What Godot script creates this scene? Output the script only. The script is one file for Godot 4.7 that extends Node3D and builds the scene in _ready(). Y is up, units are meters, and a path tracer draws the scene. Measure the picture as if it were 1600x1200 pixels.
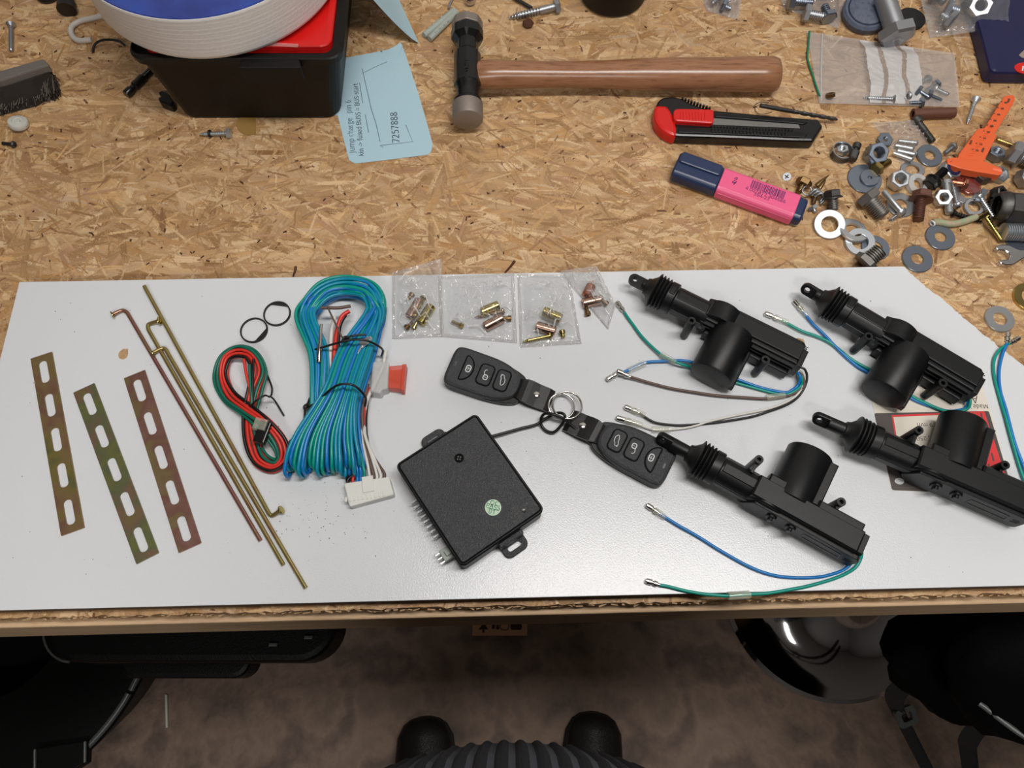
extends Node3D
# A garage workbench seen from above. Lengths inside the builders are millimetres measured from a point
# of the bench surface below the camera: x to the right, y up, z towards the person at the bench.

const MM := 0.001
const BENCH := Vector3(0, 0.95, 0)          # height of the bench surface above the floor

var M := {}
var base_of := {}
var used := {}
var rng := RandomNumberGenerator.new()


static func v(x: float, y: float, z: float) -> Vector3:
	return Vector3(x, y, z)


func _ready() -> void:
	rng.seed = 7
	setup_view()
	materials()
	room()
	bench()
	underneath()
	person()
	white_board()
	brackets_and_rods()
	cables()
	small_bags()
	remotes()
	control_box()
	actuators()
	tools()
	crate_corner()
	hardware()
	crumbs()


func setup_view() -> void:
	var cam := Camera3D.new()
	cam.name = "camera"
	cam.fov = 53.13
	cam.near = 0.02
	cam.position = BENCH + Vector3(0, 0.586, 0)
	cam.rotation_degrees = Vector3(-68.8, 0, 0)
	add_child(cam)
	var env := Environment.new()
	env.background_mode = Environment.BG_COLOR
	env.background_color = Color(0, 0, 0)
	env.tonemap_mode = Environment.TONE_MAPPER_LINEAR
	env.tonemap_exposure = 0.95
	env.sdfgi_enabled = true
	env.ssao_enabled = true
	env.ssil_enabled = true
	var we := WorldEnvironment.new()
	we.name = "environment"
	we.environment = env
	add_child(we)


# ---------------------------------------------------------------- naming
func numbered(called: String) -> String:
	if not used.has(called):
		used[called] = 0
		return called
	used[called] += 1
	return "%s_%03d" % [called, used[called]]


func tag(o: Node, label: String, category: String, group := "", kind := "") -> void:
	if label: o.set_meta("label", label)
	if category: o.set_meta("category", category)
	if group: o.set_meta("group", group)
	if kind: o.set_meta("kind", kind)


func thing(called: String, label: String, category: String, at: Vector3, group := "") -> Node3D:
	var o := Node3D.new()
	o.name = numbered(called)
	o.position = BENCH + at * MM
	base_of[o] = at
	add_child(o)
	tag(o, label, category, group)
	return o


func part(parent: Node3D, called: String, mb: Mb, mat: Material, label := "") -> MeshInstance3D:
	var o := MeshInstance3D.new()
	o.name = called
	o.mesh = mb.done(base_of[parent])
	o.material_override = mat
	base_of[o] = base_of[parent]
	parent.add_child(o, true)
	if label: o.set_meta("label", label)
	return o


func solo(called: String, label: String, category: String, mb: Mb, mat: Material, at: Vector3, group := "") -> MeshInstance3D:
	var o := MeshInstance3D.new()
	o.name = numbered(called)
	o.mesh = mb.done(at)
	o.material_override = mat
	o.position = BENCH + at * MM
	base_of[o] = at
	add_child(o)
	tag(o, label, category, group)
	return o


# ---------------------------------------------------------------- shapes
class Mb:
	var st := SurfaceTool.new()
	var g := 0
	var flat_uv := Vector4()          # x0, z0, width, depth of a planar map, when the width is not 0
	var tinted := false
	var tint := Color.WHITE

	func _init() -> void:
		st.begin(Mesh.PRIMITIVE_TRIANGLES)

	func put(p: Vector3, n: int) -> void:
		st.set_smooth_group(n)
		if tinted: st.set_color(tint)
		if flat_uv.z != 0.0: st.set_uv(Vector2((p.x - flat_uv.x) / flat_uv.z, (p.z - flat_uv.y) / flat_uv.w))
		st.add_vertex(p)

	func tri(a: Vector3, b: Vector3, c: Vector3, n := -1) -> void:
		put(a, n); put(c, n); put(b, n)

	func quad(a: Vector3, b: Vector3, c: Vector3, d: Vector3, n := -1) -> void:
		tri(a, b, c, n); tri(a, c, d, n)

	func loft(rings: Array, smooth := true, caps := true, creased := []) -> void:
		g += 1
		for i in rings.size() - 1:
			var p: PackedVector3Array = rings[i]
			var q: PackedVector3Array = rings[i + 1]
			if i in creased: g += 1
			for j in p.size():
				var k := (j + 1) % p.size()
				quad(p[j], q[j], q[k], p[k], g if smooth else -1)
		if caps:
			fan(rings[0], true)
			fan(rings[-1], false)
		g += 1

	func fan(r: PackedVector3Array, under: bool) -> void:
		var c := Vector3()
		for p in r: c += p
		c /= r.size()
		for j in r.size():
			var k := (j + 1) % r.size()
			if under: tri(c, r[j], r[k])
			else: tri(c, r[k], r[j])

	func lathe(prof: Array, xf := Transform3D(), n := 24, squash := 1.0) -> void:
		var rings := []
		var creased := []
		for i in prof.size():
			var r := PackedVector3Array()
			for j in n:
				var a := TAU * j / n
				r.append(xf * Vector3(prof[i].x * cos(a), prof[i].y, prof[i].x * sin(a) * squash))
			rings.append(r)
			if i > 0 and i < prof.size() - 1:
				var d0: Vector2 = prof[i] - prof[i - 1]
				var d1: Vector2 = prof[i + 1] - prof[i]
				if absf(d0.angle_to(d1)) > 0.6: creased.append(i)
		loft(rings, true, false, creased)

	func tube(pts: Array, r: float, n := 8, r_end := -1.0) -> void:
		var rings := []
		var t: Vector3 = (pts[1] - pts[0]).normalized()
		var s := t.cross(Vector3.UP if absf(t.y) < 0.9 else Vector3.RIGHT).normalized()
		for i in pts.size():
			var d: Vector3 = (pts[mini(i + 1, pts.size() - 1)] - pts[maxi(i - 1, 0)])
			if d.length() > 1e-6: t = d.normalized()
			s = (s - t * s.dot(t)).normalized()
			var b := s.cross(t)
			var rr := r if r_end < 0.0 else lerpf(r, r_end, float(i) / (pts.size() - 1))
			var ring := PackedVector3Array()
			for j in n:
				var a := TAU * j / n
				ring.append(pts[i] + (s * cos(a) + b * sin(a)) * rr)
			rings.append(ring)
		loft(rings, true, true)

	func hoop(c: Vector3, big: float, r: float, xf := Transform3D(), n := 40, m := 8, squash := 1.0) -> void:
		g += 1
		for i in n:
			for j in m:
				var q := []
				for e in [[i, j], [i, j + 1], [i + 1, j + 1], [i + 1, j]]:
					var a: float = TAU * e[0] / n
					var b: float = TAU * e[1] / m
					q.append(xf * (c + Vector3(cos(a) * (big + r * cos(b)), r * sin(b), sin(a) * (big + r * cos(b)) * squash)))
				quad(q[0], q[1], q[2], q[3], g)

	static func turned(poly: PackedVector2Array) -> PackedVector2Array:
		var area := 0.0
		for i in poly.size():
			area += poly[i].cross(poly[(i + 1) % poly.size()])
		var out := poly.duplicate()
		if area < 0.0: out.reverse()
		return out

	static func inset(poly: PackedVector2Array, d: float) -> PackedVector2Array:
		var out := PackedVector2Array()
		var n := poly.size()
		for i in n:
			var a := (poly[i] - poly[(i + n - 1) % n]).normalized()
			var b := (poly[(i + 1) % n] - poly[i]).normalized()
			var na := Vector2(-a.y, a.x)
			var nb := Vector2(-b.y, b.x)
			var m := na + nb
			out.append(poly[i] + m * (d / maxf(0.3, 1.0 + na.dot(nb))))
		return out

	func slab(poly_in: PackedVector2Array, y0: float, y1: float, bevel := 0.0, xf := Transform3D(), holes := [], low_bevel := 0.0) -> void:
		var poly := turned(poly_in)
		var steps := [[poly, y0]]
		if low_bevel > 0.0: steps = [[inset(poly, low_bevel), y0], [poly, y0 + low_bevel]]
		if bevel > 0.0:
			steps.append([poly, y1 - bevel])
			steps.append([inset(poly, bevel * 0.3), y1 - bevel * 0.3])
			steps.append([inset(poly, bevel), y1])
		else:
			steps.append([poly, y1])
		for s in steps.size() - 1:
			for i in poly.size():
				var k := (i + 1) % poly.size()
				var a: PackedVector2Array = steps[s][0]
				var b: PackedVector2Array = steps[s + 1][0]
				quad(xf * Vector3(a[i].x, steps[s][1], a[i].y), xf * Vector3(b[i].x, steps[s + 1][1], b[i].y), xf * Vector3(b[k].x, steps[s + 1][1], b[k].y), xf * Vector3(a[k].x, steps[s][1], a[k].y))
		cap(steps[-1][0], y1, xf, holes, true, poly)
		cap(steps[0][0], y0, xf, holes, false, poly)
		for h in holes:
			var q := turned(h)
			for i in q.size():
				var k := (i + 1) % q.size()
				quad(xf * Vector3(q[i].x, y0, q[i].y), xf * Vector3(q[k].x, y0, q[k].y), xf * Vector3(q[k].x, y1, q[k].y), xf * Vector3(q[i].x, y1, q[i].y))

	func cap(poly: PackedVector2Array, y: float, xf: Transform3D, holes: Array, up: bool, plain := PackedVector2Array()) -> void:
		var pieces := [poly]
		for h in holes:
			var c := Vector2()
			for p in h: c += p
			c /= h.size()
			var next := []
			for p in pieces:
				for side in [[-1e4, c.x], [c.x, 1e4]]:
					var half := PackedVector2Array([Vector2(side[0], -1e4), Vector2(side[1], -1e4), Vector2(side[1], 1e4), Vector2(side[0], 1e4)])
					for q in Geometry2D.intersect_polygons(p, half):
						next.append_array(Geometry2D.clip_polygons(q, h))
			pieces = next
		for p in pieces:
			var t := Geometry2D.triangulate_polygon(p)
			if t.is_empty() and holes.is_empty() and plain.size() == p.size(): t = Geometry2D.triangulate_polygon(plain)
			for i in range(0, t.size(), 3):
				var a := Vector3(p[t[i]].x, y, p[t[i]].y)
				var b := Vector3(p[t[i + 1]].x, y, p[t[i + 1]].y)
				var c2 := Vector3(p[t[i + 2]].x, y, p[t[i + 2]].y)
				var facing_up := (b - a).cross(c2 - a).y > 0.0
				if facing_up == up: tri(xf * a, xf * b, xf * c2)
				else: tri(xf * a, xf * c2, xf * b)

	func box(c: Vector3, s: Vector3, bevel := 0.0, xf := Transform3D()) -> void:
		var h := s * 0.5
		slab(PackedVector2Array([Vector2(-h.x, -h.z), Vector2(h.x, -h.z), Vector2(h.x, h.z), Vector2(-h.x, h.z)]), -h.y, h.y, bevel, xf * Transform3D(Basis(), c), [], bevel)

	func band(outer: PackedVector2Array, inner: PackedVector2Array, y0: float, y1: float, xf := Transform3D(), bevel := 0.0, round_out := true, round_in := true) -> void:
		# a flat ring between two outlines of the same number of points
		var n := outer.size()
		var o2 := PackedVector2Array()
		for p in outer: o2.append(p * (1.0 - bevel / maxf(p.length(), 0.01)))
		g += 2
		for i in n:
			var k := (i + 1) % n
			var at := func(p: Vector2, y: float) -> Vector3: return xf * Vector3(p.x, y, p.y)
			var go := g if round_out else -1
			quad(at.call(outer[i], y0), at.call(outer[i], y1 - bevel), at.call(outer[k], y1 - bevel), at.call(outer[k], y0), go)
			if bevel > 0.0: quad(at.call(outer[i], y1 - bevel), at.call(o2[i], y1), at.call(o2[k], y1), at.call(outer[k], y1 - bevel))
			quad(at.call(o2[i], y1), at.call(inner[i], y1), at.call(inner[k], y1), at.call(o2[k], y1))
			quad(at.call(inner[i], y1), at.call(inner[i], y0), at.call(inner[k], y0), at.call(inner[k], y1), g + 1 if round_in else -1)
			quad(at.call(inner[i], y0), at.call(outer[i], y0), at.call(outer[k], y0), at.call(inner[k], y0))
		g += 2

	func sheet(rows: Array, smooth := true) -> void:
		g += 1
		for i in rows.size() - 1:
			for j in rows[i].size() - 1:
				quad(rows[i][j], rows[i + 1][j], rows[i + 1][j + 1], rows[i][j + 1], g if smooth else -1)

	func done(origin: Vector3) -> ArrayMesh:
		st.generate_normals()
		st.index()
		var a := st.commit_to_arrays()
		var p: PackedVector3Array = a[Mesh.ARRAY_VERTEX]
		for i in p.size(): p[i] = (p[i] - origin) * 0.001
		a[Mesh.ARRAY_VERTEX] = p
		var m := ArrayMesh.new()
		m.add_surface_from_arrays(Mesh.PRIMITIVE_TRIANGLES, a)
		return m


static func circle(r: float, n := 32, c := Vector2(), sy := 1.0) -> PackedVector2Array:
	var o := PackedVector2Array()
	for i in n: o.append(c + Vector2(cos(TAU * i / n) * r, sin(TAU * i / n) * r * sy))
	return o


static func ngon(across: float, sides: int, per := 4) -> PackedVector2Array:
	# a regular polygon by its width across the flats, with points along each side
	var o := PackedVector2Array()
	var r := across * 0.5 / cos(PI / sides)
	for s in sides:
		var a := Vector2.from_angle(TAU * s / sides) * r
		var b := Vector2.from_angle(TAU * (s + 1) / sides) * r
		for k in per: o.append(a.lerp(b, float(k) / per))
	return o


static func circle_like(outer: PackedVector2Array, r: float) -> PackedVector2Array:
	var o := PackedVector2Array()
	for p in outer: o.append(p.normalized() * r)
	return o


static func rrect(w: float, d: float, r: float, n := 5, c := Vector2()) -> PackedVector2Array:
	var o := PackedVector2Array()
	for q in 4:
		var m := Vector2((w * 0.5 - r) * [1, -1, -1, 1][q], (d * 0.5 - r) * [1, 1, -1, -1][q])
		for i in n + 1: o.append(c + m + Vector2.from_angle(PI * 0.5 * (q + float(i) / n)) * r)
	return o


static func flat(pts: Array) -> PackedVector2Array:
	var o := PackedVector2Array()
	for p in pts: o.append(Vector2(p.x, p.z))
	return o


static func rounded(pts: PackedVector2Array, r: float, n := 4) -> PackedVector2Array:
	var o := PackedVector2Array()
	for i in pts.size():
		var a := pts[(i + pts.size() - 1) % pts.size()]
		var b := pts[i]
		var c := pts[(i + 1) % pts.size()]
		var p := b + (a - b).limit_length(minf(r, a.distance_to(b) * 0.45))
		var q := b + (c - b).limit_length(minf(r, c.distance_to(b) * 0.45))
		for k in n + 1:
			var t := float(k) / n
			o.append(p.lerp(b, t).lerp(b.lerp(q, t), t))
	return o


static func spline(p: Array, n := 8, closed := false) -> Array:
	var o := []
	var c := p.size()
	for i in (c if closed else c - 1):
		var a: Vector3 = p[(i - 1 + c) % c] if closed else p[maxi(i - 1, 0)]
		var b: Vector3 = p[i]
		var d: Vector3 = p[(i + 1) % c]
		var e: Vector3 = p[(i + 2) % c] if closed else p[mini(i + 2, c - 1)]
		for k in n:
			o.append(b.cubic_interpolate(d, a, e, float(k) / n))
	o.append(p[0] if closed else p[-1])
	return o


static func at(p: Vector3, yaw := 0.0, pitch := 0.0, roll := 0.0) -> Transform3D:
	return Transform3D(Basis.from_euler(Vector3(deg_to_rad(pitch), deg_to_rad(yaw), deg_to_rad(roll))), p)


static func along(a: Vector3, b: Vector3, spin := 0.0) -> Transform3D:
	# the local y axis runs from a to b
	var y := (b - a).normalized()
	var x := y.cross(Vector3.UP if absf(y.y) < 0.95 else Vector3.RIGHT).normalized()
	return Transform3D(Basis(x, y, x.cross(y)).rotated(y, deg_to_rad(spin)), a)


static func lying(a: Vector3, b: Vector3) -> Transform3D:
	# x runs from a to b as seen from above, y stays up
	var x := Vector3(b.x - a.x, 0, b.z - a.z).normalized()
	return Transform3D(Basis(x, Vector3.UP, x.cross(Vector3.UP)), a)


func wire(parent: Node3D, called: String, pts: Array, r: float, mat: Material, n := 8, steps := 8) -> MeshInstance3D:
	var mb := Mb.new()
	mb.tube(spline(pts, steps), r, n)
	return part(parent, called, mb, mat)


func lettering(parent: Node3D, called: String, words: String, high: float, xf: Transform3D, mat: Material, font := "Droid Sans", thick := 0.12) -> MeshInstance3D:
	# xf: x along the words, y out of the surface, -z up the letters; centred on its origin
	var t := TextMesh.new()
	var f := SystemFont.new()
	f.font_names = PackedStringArray([font])
	t.font = f
	t.font_size = 48
	t.pixel_size = high * MM / 36.0
	t.depth = thick * MM
	t.curve_step = 1.0
	t.text = words
	var o := MeshInstance3D.new()
	o.name = called
	o.mesh = t
	o.material_override = mat
	var b := xf.basis * Basis(Vector3.RIGHT, -PI / 2)
	o.transform = Transform3D(b, (xf.origin - base_of[parent]) * MM)
	base_of[o] = base_of[parent]
	parent.add_child(o, true)
	return o

# ---------------------------------------------------------------- materials
func mat(c: Color, rough := 0.6, metal := 0.0, spec := 0.5) -> StandardMaterial3D:
	var m := StandardMaterial3D.new()
	m.albedo_color = c
	m.roughness = rough
	m.metallic = metal
	m.metallic_specular = spec
	return m


func noise_tex(freq: float, seed_at: int, colors: Array, size := 256, octaves := 4, normal := 0.0) -> NoiseTexture2D:
	var n := FastNoiseLite.new()
	n.noise_type = FastNoiseLite.TYPE_SIMPLEX_SMOOTH
	n.seed = seed_at
	n.frequency = freq
	n.fractal_octaves = octaves
	var t := NoiseTexture2D.new()
	t.width = size
	t.height = size
	t.seamless = true
	t.noise = n
	if normal > 0.0:
		t.as_normal_map = true
		t.bump_strength = normal
	elif colors.size() > 0:
		var gr := Gradient.new()
		var at_list := PackedFloat32Array()
		var cs := PackedColorArray()
		for i in colors.size():
			at_list.append(float(i) / (colors.size() - 1))
			cs.append(colors[i])
		gr.offsets = at_list
		gr.colors = cs
		t.color_ramp = gr
	return t


func patterned(m: StandardMaterial3D, color_tex: Texture2D, normal_tex: Texture2D, per_metre: float, strength := 0.5) -> StandardMaterial3D:
	m.uv1_triplanar = true
	m.uv1_scale = Vector3.ONE * per_metre
	if color_tex: m.albedo_texture = color_tex
	if normal_tex:
		m.normal_enabled = true
		m.normal_texture = normal_tex
		m.normal_scale = strength
	return m


func film(alpha: float, rough: float, c := Color(1, 1, 1)) -> StandardMaterial3D:
	var m := mat(Color(c.r, c.g, c.b, alpha), rough)
	m.transparency = BaseMaterial3D.TRANSPARENCY_ALPHA
	m.cull_mode = BaseMaterial3D.CULL_DISABLED
	return m


func materials() -> void:
	var grain := noise_tex(0.12, 3, [], 256, 3, 4.0)
	var fine := noise_tex(0.3, 5, [], 256, 2, 4.0)
	M.grain = grain
	var pebble := noise_tex(0.3, 6, [], 512, 2, 4.0)
	pebble.seamless = false
	var satin := noise_tex(0.42, 97, [], 2048, 2, 5.0)
	satin.seamless = false
	M.black = patterned(mat(Color(0.062, 0.065, 0.074), 0.4, 0.0, 0.42), null, fine, 60.0, 0.15)
	M.black_gloss = mat(Color(0.06, 0.06, 0.065), 0.28)
	M.black_rough = patterned(mat(Color(0.17, 0.175, 0.19), 0.46), null, pebble, 8.0, 0.45)
	M.black_rough.uv1_offset = Vector3.ONE * 0.5
	M.fob = patterned(mat(Color(0.185, 0.19, 0.205), 0.5), null, pebble, 9.0, 0.5)
	M.fob.uv1_offset = Vector3.ONE * 0.5
	M.button = mat(Color(0.15, 0.155, 0.17), 0.6)
	M.gap = mat(Color(0.02, 0.02, 0.022), 0.6, 0.0, 0.2)
	M.rubber = mat(Color(0.05, 0.05, 0.056), 0.5)
	M.leather = patterned(mat(Color(0.075, 0.072, 0.072), 0.38), null, grain, 60.0, 0.4)
	M.print_white = mat(Color(0.85, 0.86, 0.87), 0.6)
	M.steel = mat(Color(0.74, 0.75, 0.76), 0.34, 0.8)
	M.steel_dull = patterned(mat(Color(0.66, 0.67, 0.69), 0.42, 0.9), null, grain, 40.0, 0.2)
	M.zinc = patterned(mat(Color(0.55, 0.585, 0.64), 0.32, 0.92), null, grain, 30.0, 0.12)
	M.zinc_bright = mat(Color(0.82, 0.84, 0.86), 0.28, 0.85)
	M.zinc_soft = mat(Color(0.78, 0.8, 0.82), 0.5, 0.9)
	M.steel_dark = patterned(mat(Color(0.34, 0.335, 0.33), 0.45, 0.9), null, grain, 40.0, 0.3)
	M.face_steel = patterned(mat(Color(0.56, 0.52, 0.49), 0.5, 0.5), null, grain, 60.0, 0.5)
	M.chrome = mat(Color(0.78, 0.78, 0.79), 0.07, 1.0)
	M.nickel = mat(Color(0.82, 0.81, 0.79), 0.2, 1.0)
	M.brass = mat(Color(0.72, 0.63, 0.4), 0.3, 1.0)
	M.bronze = mat(Color(0.5, 0.4, 0.27), 0.38, 0.9)
	M.copper = mat(Color(0.74, 0.5, 0.4), 0.32, 1.0)
	M.rust = patterned(mat(Color(1, 1, 1), 0.75, 0.25), noise_tex(0.05, 8, [Color(0.16, 0.1, 0.08), Color(0.3, 0.17, 0.12), Color(0.4, 0.25, 0.18)], 128), grain, 30.0, 0.6)
	M.rust_brown = patterned(mat(Color(0.42, 0.27, 0.22), 0.55, 0.3), null, grain, 30.0, 0.4)
	var olive := [Color(0.42, 0.42, 0.31), Color(0.53, 0.49, 0.28), Color(0.57, 0.47, 0.33), Color(0.53, 0.4, 0.33), Color(0.5, 0.48, 0.3)]
	var pink := [Color(0.56, 0.45, 0.34), Color(0.56, 0.42, 0.38), Color(0.52, 0.37, 0.33), Color(0.53, 0.47, 0.32), Color(0.58, 0.43, 0.39)]
	var green := [Color(0.4, 0.44, 0.34), Color(0.49, 0.49, 0.3), Color(0.44, 0.46, 0.33), Color(0.54, 0.43, 0.36), Color(0.52, 0.47, 0.3)]
	M.chromate = patterned(mat(Color(1, 1, 1), 0.4, 0.55), noise_tex(0.012, 11, olive, 256, 3), null, 9.0)
	M.chromate_pink = patterned(mat(Color(1, 1, 1), 0.4, 0.55), noise_tex(0.012, 21, pink, 256, 3), null, 9.0)
	M.chromate_green = patterned(mat(Color(1, 1, 1), 0.4, 0.55), noise_tex(0.012, 31, green, 256, 3), null, 9.0)
	M.gold = patterned(mat(Color(1, 1, 1), 0.22, 1.0), noise_tex(0.03, 41, [Color(0.62, 0.6, 0.36), Color(0.75, 0.68, 0.42), Color(0.72, 0.55, 0.48)], 128, 2), null, 20.0)
	M.gold_pink = mat(Color(0.74, 0.6, 0.53), 0.24, 1.0)
	M.wire_blue = mat(Color(0.06, 0.46, 0.75), 0.33)
	M.wire_green = mat(Color(0.0, 0.57, 0.51), 0.33)
	M.wire_teal = mat(Color(0.02, 0.53, 0.65), 0.33)
	M.wire_red = mat(Color(0.82, 0.2, 0.16), 0.4)
	M.wire_coil_green = mat(Color(0.03, 0.4, 0.33), 0.4)
	M.wire_black = mat(Color(0.07, 0.065, 0.065), 0.4)
	M.wire_brown = mat(Color(0.38, 0.3, 0.27), 0.45)
	M.wire_white = mat(Color(0.85, 0.84, 0.82), 0.45)
	M.white_plastic = mat(Color(0.86, 0.86, 0.84), 0.4)
	M.milky = film(0.55, 0.35, Color(0.86, 0.86, 0.86))
	M.fuse_red = film(0.62, 0.3, Color(0.9, 0.36, 0.27))
	M.sleeve = film(0.25, 0.12, Color(0.92, 0.93, 0.85))
	M.film = film(0.13, 0.06, Color(0.82, 0.82, 0.82))
	M.film_haze = film(0.27, 0.3, Color(0.82, 0.8, 0.79))
	M.film_print = film(0.72, 0.4, Color(0.86, 0.85, 0.85))
	M.film_stripe = mat(Color(0.6, 0.54, 0.5), 0.5)
	M.zip_green = mat(Color(0.02, 0.46, 0.33), 0.4)
	M.red = mat(Color(0.82, 0.1, 0.09), 0.34)
	M.orange = mat(Color(0.9, 0.39, 0.2), 0.42)
	M.orange_light = mat(Color(0.97, 0.5, 0.38), 0.5)
	M.navy = mat(Color(0.13, 0.19, 0.33), 0.34)
	M.navy_dark = mat(Color(0.09, 0.1, 0.28), 0.4)
	M.pink = mat(Color(0.93, 0.38, 0.56), 0.36)
	M.ink_violet = mat(Color(0.3, 0.1, 0.36), 0.6)
	M.ink = mat(Color(0.16, 0.18, 0.24), 0.8)
	M.ink_pale = mat(Color(0.33, 0.4, 0.48), 0.8)
	M.paper_blue = patterned(mat(Color(0.67, 0.79, 0.84), 0.85), null, grain, 20.0, 0.1)
	M.card_cream = mat(Color(0.86, 0.83, 0.78), 0.7)
	M.card_dark = mat(Color(0.3, 0.27, 0.26), 0.55)
	M.card_red = mat(Color(0.85, 0.2, 0.22), 0.5)
	M.sticker = mat(Color(0.76, 0.86, 0.76), 0.55)
	M.sticker_ink = mat(Color(0.1, 0.45, 0.33), 0.6)
	M.white_roll = patterned(mat(Color(0.88, 0.865, 0.855), 0.4), null, grain, 12.0, 0.08)
	M.rod = patterned(mat(Color(1, 1, 1), 0.3, 0.7), noise_tex(0.02, 43, [Color(0.56, 0.52, 0.33), Color(0.66, 0.59, 0.37), Color(0.62, 0.48, 0.36)], 128, 2), null, 12.0)
	M.rod_pink = patterned(mat(Color(1, 1, 1), 0.3, 0.7), noise_tex(0.02, 44, [Color(0.6, 0.5, 0.36), Color(0.62, 0.42, 0.4), Color(0.58, 0.4, 0.38)], 128, 2), null, 12.0)
	M.crease = film(0.3, 0.06)
	M.roll_blue = patterned(mat(Color(1, 1, 1), 0.4), noise_tex(0.02, 51, [Color(0.17, 0.22, 0.5), Color(0.2, 0.28, 0.6), Color(0.15, 0.33, 0.7)], 128, 3), null, 8.0)
	M.tape = film(0.7, 0.35, Color(0.66, 0.52, 0.3))
	M.white_rubber = mat(Color(0.78, 0.78, 0.75), 0.5)
	M.grey_rubber = patterned(mat(Color(0.36, 0.39, 0.46), 0.6), noise_tex(0.04, 61, [Color(0.7, 0.7, 0.72), Color(1, 1, 1), Color(0.85, 0.88, 0.95)], 128, 4), grain, 25.0, 0.4)
	M.black_bin = patterned(mat(Color(0.075, 0.07, 0.065), 0.5, 0.0, 0.35), null, grain, 25.0, 0.15)
	M.bristle = patterned(mat(Color(0.3, 0.27, 0.25), 0.95), noise_tex(0.2, 71, [Color(0.3, 0.28, 0.27), Color(1, 1, 1)], 128, 3), grain, 60.0, 1.5)
	M.brush_back = patterned(mat(Color(0.42, 0.4, 0.38), 0.85), null, grain, 30.0, 0.8)
	M.plug_grey = mat(Color(0.62, 0.65, 0.62), 0.55)
	M.blade = mat(Color(0.52, 0.52, 0.51), 0.45, 0.6)
	M.steel_grime = patterned(mat(Color(0.47, 0.455, 0.44), 0.5, 0.7), null, grain, 40.0, 0.5)
	M.film_heavy = film(0.22, 0.07, Color(0.75, 0.75, 0.76))
	M.bristle_pale = mat(Color(0.42, 0.39, 0.36), 0.9)
	M.hook = film(0.72, 0.3, Color(0.84, 0.82, 0.8))
	M.red_film = film(0.45, 0.15, Color(0.6, 0.25, 0.22))
	M.stick = patterned(mat(Color(1, 1, 1), 0.6), noise_tex(0.04, 81, [Color(0.62, 0.62, 0.5), Color(0.55, 0.66, 0.52), Color(0.72, 0.6, 0.5), Color(0.66, 0.68, 0.62)], 128, 2), null, 30.0)
	M.handle = handle_wood()
	M.rail = patterned(mat(Color(1, 1, 1), 0.7), noise_tex(0.02, 91, [Color(0.74, 0.62, 0.49), Color(0.82, 0.7, 0.56), Color(0.68, 0.56, 0.44)], 256, 4), grain, 6.0, 0.3)
	M.rail.uv1_scale = Vector3(1.2, 14, 14)
	M.chip_core = patterned(mat(Color(1, 1, 1), 0.85), noise_tex(0.25, 95, [Color(0.25, 0.19, 0.15), Color(0.5, 0.4, 0.31), Color(0.36, 0.28, 0.22)], 128, 2), grain, 60.0, 0.8)
	M.chip = patterned(mat(Color(1, 1, 1), 0.85), noise_tex(0.2, 96, [Color(0.55, 0.42, 0.3), Color(0.8, 0.68, 0.52), Color(0.68, 0.53, 0.38)], 128, 2), grain, 90.0, 1.0)
	M.laminate = patterned(mat(Color(0.845, 0.855, 0.87), 0.27), null, satin, 1.0, 0.045)
	M.laminate.uv1_offset = Vector3.ONE * 0.5
	M.flake = mat(Color(0.7, 0.58, 0.44), 0.8)
	M.crumb = mat(Color(0.13, 0.1, 0.09), 0.9)
	M.splinter = mat(Color(0.3, 0.17, 0.1), 0.85)
	M.concrete = patterned(mat(Color(0.95, 0.93, 0.92), 0.75), noise_tex(0.008, 101, [Color(0.32, 0.275, 0.25), Color(0.46, 0.4, 0.355), Color(0.54, 0.465, 0.41), Color(0.4, 0.345, 0.315), Color(0.51, 0.44, 0.385)], 512, 6), noise_tex(0.1, 102, [], 256, 4, 3.0), 1.6, 0.4)
	M.wall = mat(Color(0.88, 0.88, 0.87), 0.9)
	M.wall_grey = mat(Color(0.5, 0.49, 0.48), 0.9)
	M.ceiling = mat(Color(0.68, 0.68, 0.68), 0.9)
	M.shoe = patterned(mat(Color(0.07, 0.065, 0.062), 0.45), null, grain, 12.0, 0.4)
	M.sole = mat(Color(0.06, 0.058, 0.055), 0.8)
	M.trouser = patterned(mat(Color(0.1, 0.105, 0.12), 0.9), null, fine, 60.0, 0.5)
	M.knit = mat(Color(1, 1, 1), 0.95)
	M.knit.vertex_color_use_as_albedo = true
	M.knit.normal_enabled = true
	M.knit.normal_texture = fine
	M.knit.uv1_triplanar = true
	M.knit.uv1_scale = Vector3.ONE * 40.0
	M.bag_fabric = patterned(mat(Color(0.03, 0.03, 0.034), 0.8, 0.0, 0.2), null, fine, 30.0, 0.6)
	M.tub = patterned(mat(Color(0.035, 0.038, 0.04), 0.5, 0.0, 0.3), null, grain, 12.0, 0.2)
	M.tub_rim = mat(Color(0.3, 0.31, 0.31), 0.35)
	M.stamp_wood = patterned(mat(Color(0.78, 0.6, 0.46), 0.8), null, grain, 20.0, 0.4)
	M.stamp_ink = mat(Color(0.2, 0.14, 0.11), 0.85)


func handle_wood() -> StandardMaterial3D:
	# long thin grain streaks along the handle, which lies along x
	var m := patterned(mat(Color(1, 1, 1), 0.24), noise_tex(0.02, 111, [Color(0.4, 0.26, 0.18), Color(0.56, 0.39, 0.28), Color(0.62, 0.44, 0.32), Color(0.47, 0.31, 0.22)], 512, 5), null, 1.0)
	m.uv1_scale = Vector3(2.5, 22, 22)
	return m


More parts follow.
